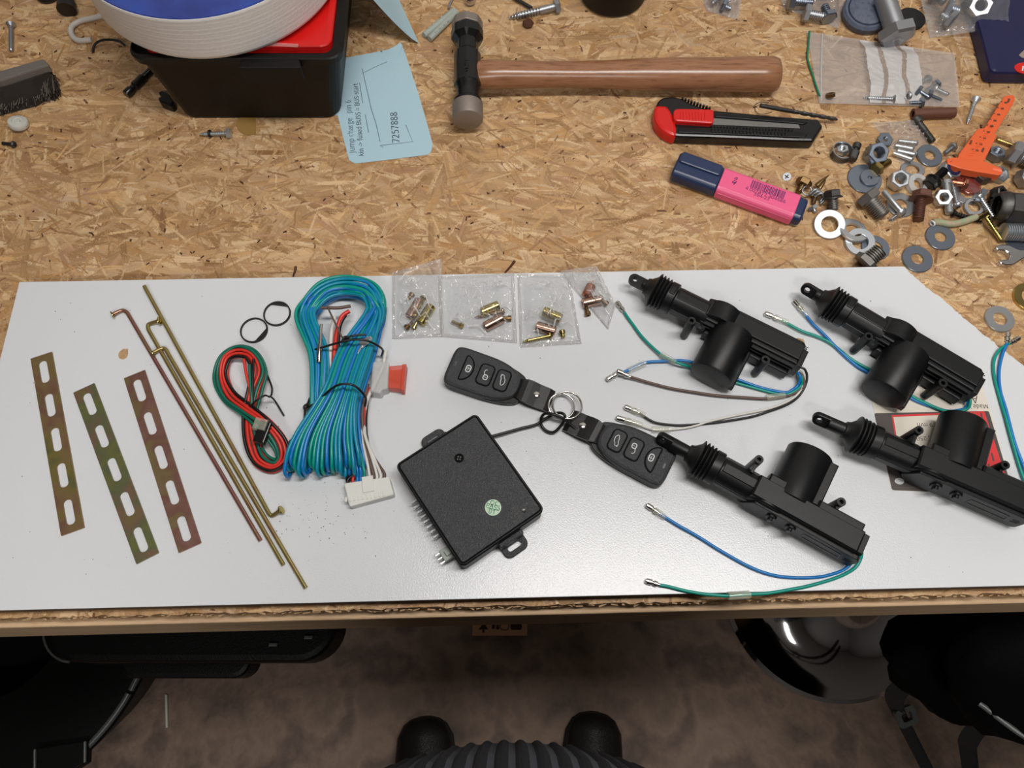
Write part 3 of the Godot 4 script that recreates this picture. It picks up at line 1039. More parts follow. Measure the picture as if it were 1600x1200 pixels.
func cables() -> void:
	# small coil in a figure of eight
	var t := thing("cable_coil", "small red, green and black cable coil tied in a figure of eight", "cable", v(-201.2,16.0,-199.5))
	var way := [v(-219.0,23.0,-246.4), v(-229.1,21.0,-240.5), v(-231.3,19.0,-225.4), v(-222.6,19.0,-209.1), v(-206.3,24.0,-196.7), v(-190.1,27.0,-184.2), v(-177.6,24.0,-169.8), v(-174.3,21.0,-158.6), v(-181.0,19.0,-153.1), v(-191.4,19.0,-158.1), v(-198.5,20.0,-171.1), v(-203.3,21.0,-192.5), v(-201.2,24.0,-211.5), v(-198.9,25.0,-228.4), v(-206.5,25.0,-241.6)]
	var mats := [M.wire_red, M.wire_coil_green, M.wire_black, M.wire_red, M.wire_coil_green, M.wire_black, M.wire_red, M.wire_red, M.wire_coil_green]
	for k in 9:
		var off := (k % 5 - 2) * 2.5
		var up := (k / 5) * 2.3
		var pts := []
		for i in way.size():
			var d: Vector3 = way[(i + 1) % way.size()] - way[i - 1]
			var nrm := v(-d.z, 0, d.x).normalized()
			pts.append(way[i] + nrm * (off + 0.6 * sin(i * 1.9 + k)) + v(0, up + 0.5 * sin(i * 2.3 + k * 1.7), 0))
		var mb := Mb.new()
		mb.tube(spline(pts, 7, true), 1.25, 8)
		part(t, "strand", mb, mats[k])
	wire(t, "strand", [v(-210.9,30.0,-236.7), v(-207.6,29.0,-224.1), v(-203.3,28.0,-211.1), v(-200.0,25.0,-196.4), v(-196.2,22.0,-181.7), v(-192.6,20.0,-167.0)], 1.2, M.wire_red)
	wire(t, "strand", [v(-205.8,30.0,-231.8), v(-204.0,29.0,-218.7), v(-201.7,28.0,-205.8), v(-200.7,24.0,-191.5), v(-200.1,20.0,-172.1)], 1.2, M.wire_coil_green)
	wire(t, "strand", [v(-203.0,31.0,-236.3), v(-201.9,30.0,-221.0), v(-200.7,28.0,-205.8), v(-200.7,24.0,-191.5), v(-198.6,20.0,-172.1)], 1.0, M.wire_black)
	wire(t, "twist_tie", [v(-204.5,22.0,-197.4), v(-201.3,28.0,-198.4), v(-194.8,34.0,-201.0), v(-189.7,33.0,-205.0), v(-187.3,28.0,-205.8), v(-187.3,25.0,-211.2), v(-189.8,21.0,-218.1), v(-196.7,18.0,-231.3)], 0.75, M.wire_black)
	wire(t, "twist_tie", [v(-187.9,28.0,-206.3), v(-186.2,25.0,-205.8), v(-184.7,19.0,-203.8), v(-181.4,18.0,-198.8), v(-178.2,17.0,-193.9)], 0.75, M.wire_black)
	var plug := Mb.new()
	plug.box(Vector3(), v(9, 6, 17), 1, at(v(-188.7,30.0,-176.1), -14))
	part(t, "plug", plug, M.black_gloss, "black plug")
	var plug2 := Mb.new()
	plug2.box(Vector3(), v(10, 7, 9), 1, at(v(-190.5,31.0,-181.9), -14))
	part(t, "plug", plug2, M.sleeve, "clear plug end")
	wire(t, "strand", [v(-175.5,19.0,-156.1), v(-179.4,18.0,-153.4), v(-186.1,18.0,-152.4), v(-177.7,18.0,-155.4), v(-172.2,18.0,-159.4), v(-168.4,19.0,-162.7)], 1.0, M.plug_grey)

	# the long harness: strands run up from the bottom loops, over the arch and down the left side
	var h := thing("wiring_harness", "thick tied bundle of blue and teal wires with a white connector", "wiring harness", v(-137.1,16.0,-215.6))
	rng.seed = 31
	var n := 36
	for k in n:
		var q := fposmod(k * 0.618, 1.0)                   # place across the bundle
		var top := k % 2 == 0
		var layer := 0.0 if not top else 1.0
		var up := 6.0 + layer * 11.0 + rng.randf_range(-2, 2)
		var w := q * 2.0 - 1.0
		var bot_x := lerpf(0, 1, q)
		var b_in := v(-167.6,18.0,-152.4).lerp(v(-114.1,18.0,-153.9), bot_x)
		var b_out := v(-168.2,18.0,-148.9).lerp(v(-110.9,18.0,-150.4), bot_x)
		var turn := rng.randf_range(-3, 5)
		var arch := rng.randf_range(0.0, 1.0)
		var pts := []
		pts.append(b_in + v(rng.randf_range(-3, 3), 0, -18))
		pts.append(b_out + v(0, 1.0, turn - 3))
		pts.append(b_out + v(0, up * 0.55, turn + 1.0))
		pts.append(b_out + v(0, up * 0.95, turn - 5))
		pts.append(v(-162.2,20.0,-172.1).lerp(v(-115.4,20.0,-177.2), q) + v(0, up, 0))
		pts.append(v(-143.4,21.0,-207.3).lerp(v(-116.9,21.0,-200.9), q) + v(0, up * 1.05, 0))
		pts.append(v(-135.1,21.0,-241.1).lerp(v(-108.5,21.0,-241.1), q) + v(0, up * 0.9, 0))
		var rr := lerpf(1.0, 0.62, arch) if not (k % 9 == 4) else 1.06
		# arch: from the right side over the top to the left side
		var cx := v(-135.7,20.0,-272.7)
		var sx := lerpf(0.52, 1.0, rr) if q > 0.35 else lerpf(0.34, 0.9, rr)
		for a in [0.0, 28.0, 58.0, 90.0, 122.0, 152.0, 180.0]:
			var ang := deg_to_rad(a)
			var rx := 34.0 * (rr if a > 40 else lerpf(rr * 0.4 + 0.6 * (0.35 + 0.65 * q), rr, a / 40.0))
			pts.append(cx + v(cos(ang) * rx - 1.5 + (3.0 if a < 90.0 else 0.0), up * (0.75 if a < 90.0 else 0.6) + 2.0 * sin(k + a), -sin(ang) * 36.0 * rr))
		var lq := clampf((rr - 0.62) / 0.38, 0, 1)
		pts.append(v(-145.0,20.0,-241.5).lerp(v(-159.9,20.0,-241.5), lq) + v(0, up * 0.5, 0))
		pts.append(v(-144.8,20.0,-208.8).lerp(v(-156.3,20.0,-208.8), lq) + v(0, up * 0.3, 0))
		pts.append(v(-147.3,19.0,-183.8).lerp(v(-155.9,19.0,-185.8), lq) + v(0, up * 0.12, 0))
		pts.append(v(-151.9,18.0,-161.5).lerp(v(-160.0,18.0,-164.5), lq))
		var m: Material = M.wire_green if k % 9 == 4 else [M.wire_blue, M.wire_green, M.wire_teal, M.wire_blue, M.wire_green, M.wire_teal, M.wire_teal][(k * 5 + k / 7) % 7]
		var mb := Mb.new()
		mb.tube(spline(pts, 6), 1.5, 8)
		part(h, "strand", mb, m)
	# coloured wires in the gap and down the right side
	wire(h, "strand", [v(-142.5,30.0,-273.6), v(-143.9,30.0,-259.4), v(-143.5,28.0,-238.1), v(-143.1,26.0,-222.6), v(-140.6,24.0,-211.5)], 1.6, M.wire_white)
	wire(h, "strand", [v(-130.1,34.0,-276.7), v(-135.9,34.0,-271.6), v(-139.0,32.0,-261.3), v(-139.9,31.0,-245.1), v(-140.0,29.0,-229.5), v(-139.2,26.0,-217.2)], 1.8, M.wire_red)
	wire(h, "strand", [v(-133.2,33.0,-273.8), v(-137.2,32.0,-264.1), v(-137.6,30.0,-245.5), v(-137.5,28.0,-227.2)], 1.5, M.wire_black)
	wire(h, "strand", [v(-129.0,36.0,-280.3), v(-137.8,37.0,-278.1), v(-146.7,38.0,-277.6), v(-151.8,38.0,-277.6)], 1.4, M.wire_brown)
	wire(h, "strand", [v(-100.7,24.0,-246.5), v(-102.8,24.0,-231.6), v(-108.0,24.0,-218.0), v(-113.6,23.0,-202.3), v(-115.4,22.0,-182.8), v(-115.7,22.0,-166.4)], 1.5, M.wire_white)
	wire(h, "strand", [v(-112.2,22.0,-215.5), v(-114.6,23.0,-201.3), v(-115.0,23.0,-186.6), v(-113.2,22.0,-171.5), v(-112.6,21.0,-160.6), v(-116.8,20.0,-155.8), v(-122.5,20.0,-154.3)], 1.8, M.wire_red)
	wire(h, "strand", [v(-113.3,21.0,-207.3), v(-113.6,21.0,-189.9), v(-112.1,20.0,-172.1), v(-111.8,20.0,-160.9), v(-115.9,19.0,-153.6), v(-123.4,20.0,-146.9), v(-123.5,22.0,-140.4)], 1.5, M.wire_black)
	wire(h, "strand", [v(-112.6,26.0,-217.2), v(-115.6,26.0,-196.0), v(-115.0,24.0,-182.1), v(-117.4,23.0,-171.2), v(-119.5,22.0,-163.9)], 1.3, M.wire_brown)
	# white plug at the end, with a wire into each of its ways
	var c1 := [v(-125.6,25.0,-138.2), v(-92.0,25.0,-143.3), v(-87.4,25.0,-129.5), v(-119.9,25.0,-120.4)]
	var cp := Mb.new()
	cp.slab(rounded(flat(c1), 1.5, 2), 16.2, 25, 0.8)
	var plug3 := part(h, "connector", cp, M.white_plastic, "white plug housing")
	var rib := Mb.new()
	var cxf := lying(v(-127.6,16.0,-140.4), v(-93.5,16.0,-145.6))
	cxf.origin.y = 25
	rib.box(v(19.5, 0.3, 6), v(8.5, 1.4, 12), 0.3, cxf)
	for i in 10: rib.box(v(2.6 + i * 3.1, 0.2, 15.2), v(1.6, 1.0, 3.4), 0.1, cxf)
	part(plug3, "latch", rib, M.white_plastic)
	var pins := [[543.5, 754, M.wire_black, 560, 728], [551, 753, M.wire_red, 556, 722], [558, 752, M.wire_blue, 556, 718], [563, 751, M.wire_blue, 560, 716], [569, 750, M.wire_green, 565, 720], [577, 749, M.wire_white, 566, 690], [583, 748, M.wire_brown, 569, 690], [588, 747, M.wire_white, 570, 680], [594, 746, M.wire_white, 571, 686], [600, 745, M.wire_brown, 576, 700]]
	var feet := [v(-122.8,23.0,-137.7), v(-119.3,23.0,-138.2), v(-116.0,23.0,-138.7), v(-113.6,23.0,-139.2), v(-110.8,23.0,-139.7), v(-107.0,23.0,-140.2), v(-104.1,23.0,-140.7), v(-101.7,23.0,-141.2), v(-98.9,23.0,-141.9), v(-96.1,23.0,-142.4)]
	var tops := [v(-116.3,22.0,-154.3), v(-118.0,24.0,-155.7), v(-118.2,26.0,-157.2), v(-115.8,26.0,-157.2), v(-113.5,25.0,-156.5), v(-114.0,25.0,-170.6), v(-113.2,24.0,-170.9), v(-112.6,24.0,-176.0), v(-111.6,23.0,-173.2), v(-109.6,21.0,-166.7)]
	for i in 10:
		wire(h, "strand", [feet[i], feet[i] + v(0, 0, -4), (feet[i] + tops[i]) * 0.5 + v(1, 0.5, 0), tops[i], tops[i] + v(-2, -1, -10)], 1.15, pins[i][2])
	# fuse and its holder on the right
	var fh := Mb.new()
	fh.slab(rounded(flat([v(-110.0,28.0,-235.9), v(-96.9,28.0,-235.4), v(-96.5,28.0,-212.7), v(-101.5,28.0,-211.6), v(-102.2,28.0,-208.4), v(-110.3,28.0,-210.0)]), 2, 3), 16.5, 28, 1.5)
	var holder := part(h, "fuse_holder", fh, M.milky, "milky fuse holder")
	var fz := Mb.new()
	fz.slab(rounded(flat([v(-97.2,28.0,-232.6), v(-84.2,28.0,-233.7), v(-85.1,28.0,-212.7), v(-97.6,28.0,-214.3)]), 1.0, 2), 18, 26, 0.8)
	var fuse := part(h, "fuse", fz, M.fuse_red, "clear red blade fuse")
	var fb := Mb.new()
	fb.slab(flat([v(-96.0,28.0,-229.4), v(-86.0,28.0,-230.2), v(-87.0,28.0,-220.7), v(-96.6,28.0,-221.8)]), 18.5, 24.5, 0.4)
	fb.slab(flat([v(-86.5,29.0,-233.6), v(-83.5,29.0,-233.9), v(-84.4,29.0,-211.8), v(-86.9,29.0,-211.8)]), 17, 27.2, 0.6)
	part(fuse, "fuse_body", fb, M.fuse_red)
	# crimped ends and ties
	var tm := Mb.new()
	tm.tube(spline([v(-152.1,32.0,-265.8), v(-151.7,33.0,-258.0), v(-151.2,33.0,-246.9)], 4), 1.3, 8)
	tm.tube([v(-151.3,33.0,-248.0), v(-151.1,33.0,-239.8), v(-151.5,31.0,-233.6)], 2.0, 8)
	part(h, "terminal", tm, M.nickel)
	var sp := Mb.new()
	sp.box(Vector3(), v(5.5, 1.2, 9), 0.3, at(v(-115.1,38.0,-247.4), -55, 10))
	sp.box(Vector3(), v(3.2, 3.0, 6), 0.6, at(v(-112.2,38.0,-249.6), -55, 10))
	sp.box(Vector3(), v(1.4, 1.0, 8), 0.2, at(v(-118.6,38.0,-241.4), -30, 10))
	part(h, "terminal", sp, M.zinc_bright, "flat silver spade terminal")
	wire(h, "tie", [v(-162.7,18.0,-244.6), v(-161.1,25.0,-245.5), v(-150.7,34.0,-244.3), v(-134.6,46.0,-243.3), v(-123.5,48.0,-245.1), v(-112.3,47.0,-245.0), v(-104.5,40.0,-243.8), v(-102.1,30.0,-244.4), v(-104.7,20.0,-243.8)], 0.9, M.wire_black)
	wire(h, "tie", [v(-132.2,42.0,-246.7), v(-127.0,44.0,-249.1), v(-121.2,44.0,-250.7), v(-113.5,43.0,-251.7)], 0.9, M.wire_black)
	wire(h, "tie", [v(-146.2,40.0,-277.1), v(-141.4,40.0,-267.6), v(-136.6,40.0,-258.6), v(-132.5,42.0,-250.5), v(-129.1,43.0,-247.9)], 0.7, M.wire_brown)
	wire(h, "tie", [v(-160.7,21.0,-199.3), v(-155.5,26.0,-199.2), v(-147.8,34.0,-200.5), v(-139.9,44.0,-203.0), v(-132.8,49.0,-206.2), v(-126.2,51.0,-207.5), v(-118.7,50.0,-206.9), v(-113.2,45.0,-203.6), v(-111.2,36.0,-200.8), v(-115.2,21.0,-198.8)], 0.9, M.wire_black)
	wire(h, "tie", [v(-158.7,20.0,-207.7), v(-159.3,22.0,-202.7), v(-160.9,22.0,-198.5), v(-161.3,20.0,-192.8), v(-162.1,18.0,-185.6), v(-167.4,17.5,-178.0), v(-172.4,17.0,-172.0)], 0.9, M.wire_black)
	var kn := Mb.new()
	kn.hoop(v(-159.7,23.0,-199.2), 2.0, 0.9, at(Vector3()), 20, 6)
	kn.hoop(v(-129.1,43.0,-247.9), 2.2, 0.9, at(Vector3()), 20, 6)
	part(h, "tie_knot", kn, M.wire_black)


# ---------------------------------------------------------------- small clear bags with fittings
func pouch_top(corners: Array, puff: float, rough: float, seed_at: int, seam: float, nz: FastNoiseLite, s: float, q: float, lift := 0.0) -> Vector3:
	var p: Vector3 = corners[0].lerp(corners[1], s).lerp(corners[3].lerp(corners[2], s), q)
	var f := smoothstep(seam, seam + 0.22, minf(minf(s, 1 - s), minf(q, 1 - q)))
	var wob := 0.5 + 0.5 * sin(s * 11.0 + seed_at) * sin(q * 9.0 + seed_at * 2.0)
	var y := 0.75 + f * puff * (0.75 + 0.25 * wob) + rough * (0.35 + f) * (nz.get_noise_2d(p.x * 1.6, p.z * 1.6) + 0.3)
	return v(p.x, maxf(p.y + y, p.y + 0.25) + lift, p.z)


func crumple(seed_at: int, freq := 0.055) -> FastNoiseLite:
	var nz := FastNoiseLite.new()
	nz.seed = seed_at
	nz.noise_type = FastNoiseLite.TYPE_SIMPLEX
	nz.fractal_type = FastNoiseLite.FRACTAL_RIDGED
	nz.fractal_octaves = 3
	nz.frequency = freq
	return nz


func pouch(corners: Array, puff: float, rough: float, seed_at: int, n := 80, seam := 0.07) -> Mb:
	# two welded sheets, flat at the seams and crumpled between
	var nz := crumple(seed_at)
	var mb := Mb.new()
	for side in 2:
		var rows := []
		for i in n + 1:
			var row := []
			for j in n + 1:
				var s := float(j) / n
				var q := float(i) / n
				if side == 0: row.append(pouch_top(corners, puff, rough, seed_at, seam, nz, s, q))
				else: row.append(corners[0].lerp(corners[1], s).lerp(corners[3].lerp(corners[2], s), q) + v(0, 0.25, 0))
			rows.append(row)
		if side == 1:
			for r in rows: r.reverse()
		mb.sheet(rows)
	return mb


func barrel(label: String, a: Vector3, b: Vector3, m: Material, group := "") -> void:
	# a slotted clamping sleeve with its little screw
	var t := thing("barrel_clamp", label, "fitting", (a + b) * 0.5 * v(1, 0, 1) + v(0, 16, 0), group)
	var l := a.distance_to(b)
	var xf := along(a, b)
	var mb := Mb.new()
	mb.lathe([Vector2(1.8, 0.8), Vector2(1.8, 0), Vector2(3.7, 0), Vector2(4.2, 0.5), Vector2(4.2, l - 0.5), Vector2(3.7, l), Vector2(1.8, l), Vector2(1.8, l - 1)], xf, 24)
	part(t, "sleeve", mb, m)
	var g := Mb.new()
	g.lathe([Vector2(0, 0.4), Vector2(1.85, 0.4), Vector2(1.85, l - 0.4), Vector2(0, l - 0.4)], xf, 12)
	part(t, "bore", g, M.steel_dark)


func screw(called: String, label: String, a: Vector3, b: Vector3, head: String, rh: float, hh: float, rs: float, m: Material, pitch := 1.2, group := "", pointed := false, smooth_part := 0.0, shank_mat: Material = null) -> Node3D:
	# a: middle of the head's top, b: the tip
	var t := thing(called, label, "screw" if called.contains("screw") else "bolt", v((a.x + b.x) * 0.5, minf(a.y, b.y) - rs, (a.z + b.z) * 0.5), group)
	var l := a.distance_to(b)
	var xf := along(a, b)
	var h := Mb.new()
	match head:
		"hex":
			var o := ngon(rh * 2.0, 6, 1)
			h.slab(o, 0, hh, 0, xf, [], minf(hh * 0.2, rh * 0.14))
		"flange":
			h.slab(ngon(rh * 1.5, 6, 1), 0, hh * 0.75, 0, xf, [], minf(hh * 0.15, rh * 0.1))
			h.lathe([Vector2(rh * 0.7, hh * 0.7), Vector2(rh * 0.8, hh * 0.72), Vector2(rh, hh * 0.92), Vector2(rh, hh), Vector2(0, hh)], xf, 24)
		"csk":
			h.lathe([Vector2(0, 0), Vector2(rh, 0), Vector2(rh, 0.3), Vector2(rs, hh), Vector2(0, hh)], xf, 20)
		"cap":
			h.lathe([Vector2(0, hh * 0.55), Vector2(rh * 0.55, hh * 0.55), Vector2(rh * 0.55, 0), Vector2(rh * 0.9, 0), Vector2(rh, hh * 0.1), Vector2(rh, hh), Vector2(0, hh)], xf, 20)
		"pan":
			h.lathe([Vector2(0, 0), Vector2(rh * 0.6, hh * 0.1), Vector2(rh * 0.92, hh * 0.45), Vector2(rh, hh * 0.8), Vector2(rh, hh), Vector2(0, hh)], xf, 20)
	if head in ["pan", "csk"]:
		part(t, "head", h, m)
		var d := Mb.new()
		d.box(v(0, -0.02, 0), v(rh * 1.1, 0.3, rh * 0.22), 0, xf)
		d.box(v(0, -0.02, 0), v(rh * 0.22, 0.3, rh * 1.1), 0, xf)
		part(t, "cross_recess", d, M.crumb)
	else:
		part(t, "head", h, m)
	var s := Mb.new()
	var prof := [Vector2(0, hh * 0.9), Vector2(rs, hh * 0.9)]
	var y := hh + (l - hh) * smooth_part
	prof.append(Vector2(rs, y))
	while y + pitch < l:
		var k := 1.0 if not pointed else clampf((l - y) / (l * 0.22), 0.12, 1.0)
		prof.append(Vector2(rs * k, y + pitch * 0.45))
		prof.append(Vector2(rs * (0.76 if not pointed else 0.6) * k, y + pitch * 0.55))
		prof.append(Vector2(rs * (0.76 if not pointed else 0.6) * k, y + pitch * 0.9))
		prof.append(Vector2(rs * k, y + pitch))
		y += pitch
	prof.append(Vector2(rs * (0.7 if not pointed else 0.05), l))
	prof.append(Vector2(0, l))
	s.lathe(prof, xf, 14)
	part(t, "threaded_shank", s, shank_mat if shank_mat else m)
	return t


func small_bags() -> void:
	# fittings first: each bag holds barrel clamps and screws
	barrel("pinkish clamp barrel lying left in the first clear bag", v(-76.0,20.5,-293.5), v(-84.2,20.5,-277.7), M.gold_pink)
	barrel("greenish clamp barrel lying right in the first clear bag", v(-66.3,20.5,-288.2), v(-75.1,20.5,-271.9), M.gold)
	screw("screw", "long zinc screw between the two barrels in the first clear bag", v(-72.3,22.0,-296.3), v(-80.2,22.0,-274.6), "pan", 3.2, 2, 1.7, M.gold, 1.5, "", true)
	screw("screw", "short zinc bolt at the top of the first clear bag", v(-82.3,19.0,-300.2), v(-86.8,19.0,-294.3), "cap", 2.6, 2.5, 1.7, M.bronze, 1.0)
	screw("screw", "short zinc bolt at the bottom left of the first clear bag", v(-86.6,19.0,-268.6), v(-80.8,21.0,-273.4), "cap", 2.6, 2.5, 1.7, M.bronze, 1.0)
	screw("screw", "short zinc bolt at the bottom middle of the first clear bag", v(-80.3,19.0,-268.0), v(-76.9,20.0,-275.6), "cap", 2.3, 2.5, 1.6, M.gold, 1.0)
	barrel("upper clamp barrel in the second clear bag", v(-25.2,21.0,-282.1), v(-11.0,21.0,-288.5), M.gold)
	barrel("lower clamp barrel in the second clear bag", v(-22.4,20.5,-269.0), v(-7.8,20.5,-277.1), M.gold_pink)
	screw("screw", "zinc screw behind the barrels in the second clear bag", v(-6.3,19.0,-284.3), v(-30.9,19.0,-278.4), "pan", 3.0, 2, 1.6, M.bronze, 1.4, "", true)
	screw("screw", "short zinc bolt right of the barrels in the second clear bag", v(-0.5,19.0,-277.3), v(-8.4,19.0,-277.8), "cap", 2.6, 3, 1.9, M.bronze, 1.0)
	screw("screw", "small zinc bolt lying alone at the left of the second clear bag", v(-39.7,19.0,-270.3), v(-49.2,19.0,-274.9), "flange", 2.5, 3, 1.5, M.gold, 0.9)
	barrel("bright greenish clamp barrel at the top in the third clear bag", v(25.6,24.0,-281.8), v(40.0,24.0,-274.8), M.gold)
	barrel("dull clamp barrel under the bright one in the third clear bag", v(19.8,20.5,-270.2), v(35.3,20.5,-265.0), M.gold_pink)
	screw("screw", "long zinc screw at the bottom of the third clear bag", v(32.2,20.0,-261.8), v(8.8,19.0,-256.6), "pan", 3.2, 2, 1.7, M.gold, 1.5, "", true)
	screw("screw", "short zinc bolt at the lower right of the third clear bag", v(40.6,20.0,-266.4), v(41.5,19.0,-260.0), "cap", 2.6, 3, 1.9, M.gold, 1.0)
	barrel("pink tinted clamp barrel high in the fourth clear bag", v(66.0,20.5,-307.2), v(61.3,20.5,-297.1), M.copper)
	barrel("brown clamp barrel lying across the fourth clear bag", v(58.0,20.5,-290.6), v(73.9,20.5,-294.1), M.gold_pink)
	screw("screw", "short zinc bolt at the right in the fourth clear bag", v(78.7,19.0,-290.1), v(73.0,20.0,-295.5), "cap", 2.5, 3, 1.7, M.bronze, 1.0)
	screw("screw", "short zinc bolt at the bottom of the fourth clear bag", v(62.5,19.0,-280.2), v(60.7,19.0,-289.0), "cap", 2.5, 3, 1.7, M.bronze, 1.0)
	var quads := [
		[[v(-100.2,20.0,-319.6), v(-59.1,23.0,-330.7), v(-56.4,16.0,-261.9), v(-97.4,16.0,-259.7)], "clear plastic bag of brass fittings, leftmost, beside the wire bundle"],
		[[v(-62.4,17.0,-317.6), v(2.2,17.0,-320.7), v(4.2,16.0,-256.2), v(-58.4,16.0,-261.9)], "wide crinkled clear bag of fittings, second of the four from the left"],
		[[v(4.3,17.0,-320.1), v(48.3,18.0,-318.3), v(56.7,16.0,-255.7), v(6.2,16.0,-252.3)], "square clear bag of brass fittings right above the upper remote"],
		[[v(40.8,19.0,-321.4), v(70.5,24.0,-323.4), v(85.6,18.0,-289.5), v(78.6,16.0,-268.3)], "small crumpled clear bag of fittings next to the green wire tip"]]
	for k in 4:
		var cs: Array = quads[k][0]
		var t := thing("clear_bag", quads[k][1], "bag", (cs[0] + cs[2]) * 0.5 * v(1, 0, 1) + v(0, 16, 0))
		part(t, "film", pouch(cs, [9.0, 8.5, 11.5, 9.5][k], [3.2, 4.2, 3.0, 4.4][k], 12 + k * 5), M.film)
		# sharp folds in the film
		var fold := Mb.new()
		var fn := crumple(12 + k * 5)
		rng.seed = 300 + k
		for i in 16:
			var s0 := Vector2(rng.randf_range(0.12, 0.85), rng.randf_range(0.1, 0.85))
			var d0 := Vector2.from_angle(rng.randf_range(-0.9, 0.9) + (0.0 if i % 3 else 1.2)) * rng.randf_range(0.1, 0.34)
			var pts := []
			for q in 7:
				var w := s0 + d0 * (q / 6.0) + Vector2(0, 0.03 * sin(q * 1.4 + i))
				pts.append(pouch_top(cs, [9.0, 8.5, 11.5, 9.5][k], [3.2, 4.2, 3.0, 4.4][k], 12 + k * 5, 0.07, fn, clampf(w.x, 0.04, 0.96), clampf(w.y, 0.04, 0.96), 0.1))
			fold.tube(pts, 0.75, 6, 0.2)
		part(t, "fold", fold, M.crease).set_meta("kind", "stuff")
		var seam := Mb.new()
		for e in [[0, 1], [2, 3], [1, 2], [3, 0]]:
			for q in 3:
				var inner: Vector3 = (cs[0] + cs[1] + cs[2] + cs[3]) * 0.25
				var a: Vector3 = cs[e[0]].lerp(inner, 0.02 + 0.035 * q)
				var b: Vector3 = cs[e[1]].lerp(inner, 0.02 + 0.035 * q)
				seam.tube([a + v(0, 0.9, 0), a.lerp(b, 0.5) + v(0, 1.0, 0), b + v(0, 0.9, 0)], 0.28, 4)
		part(t, "welded_seam", seam, M.film_haze)

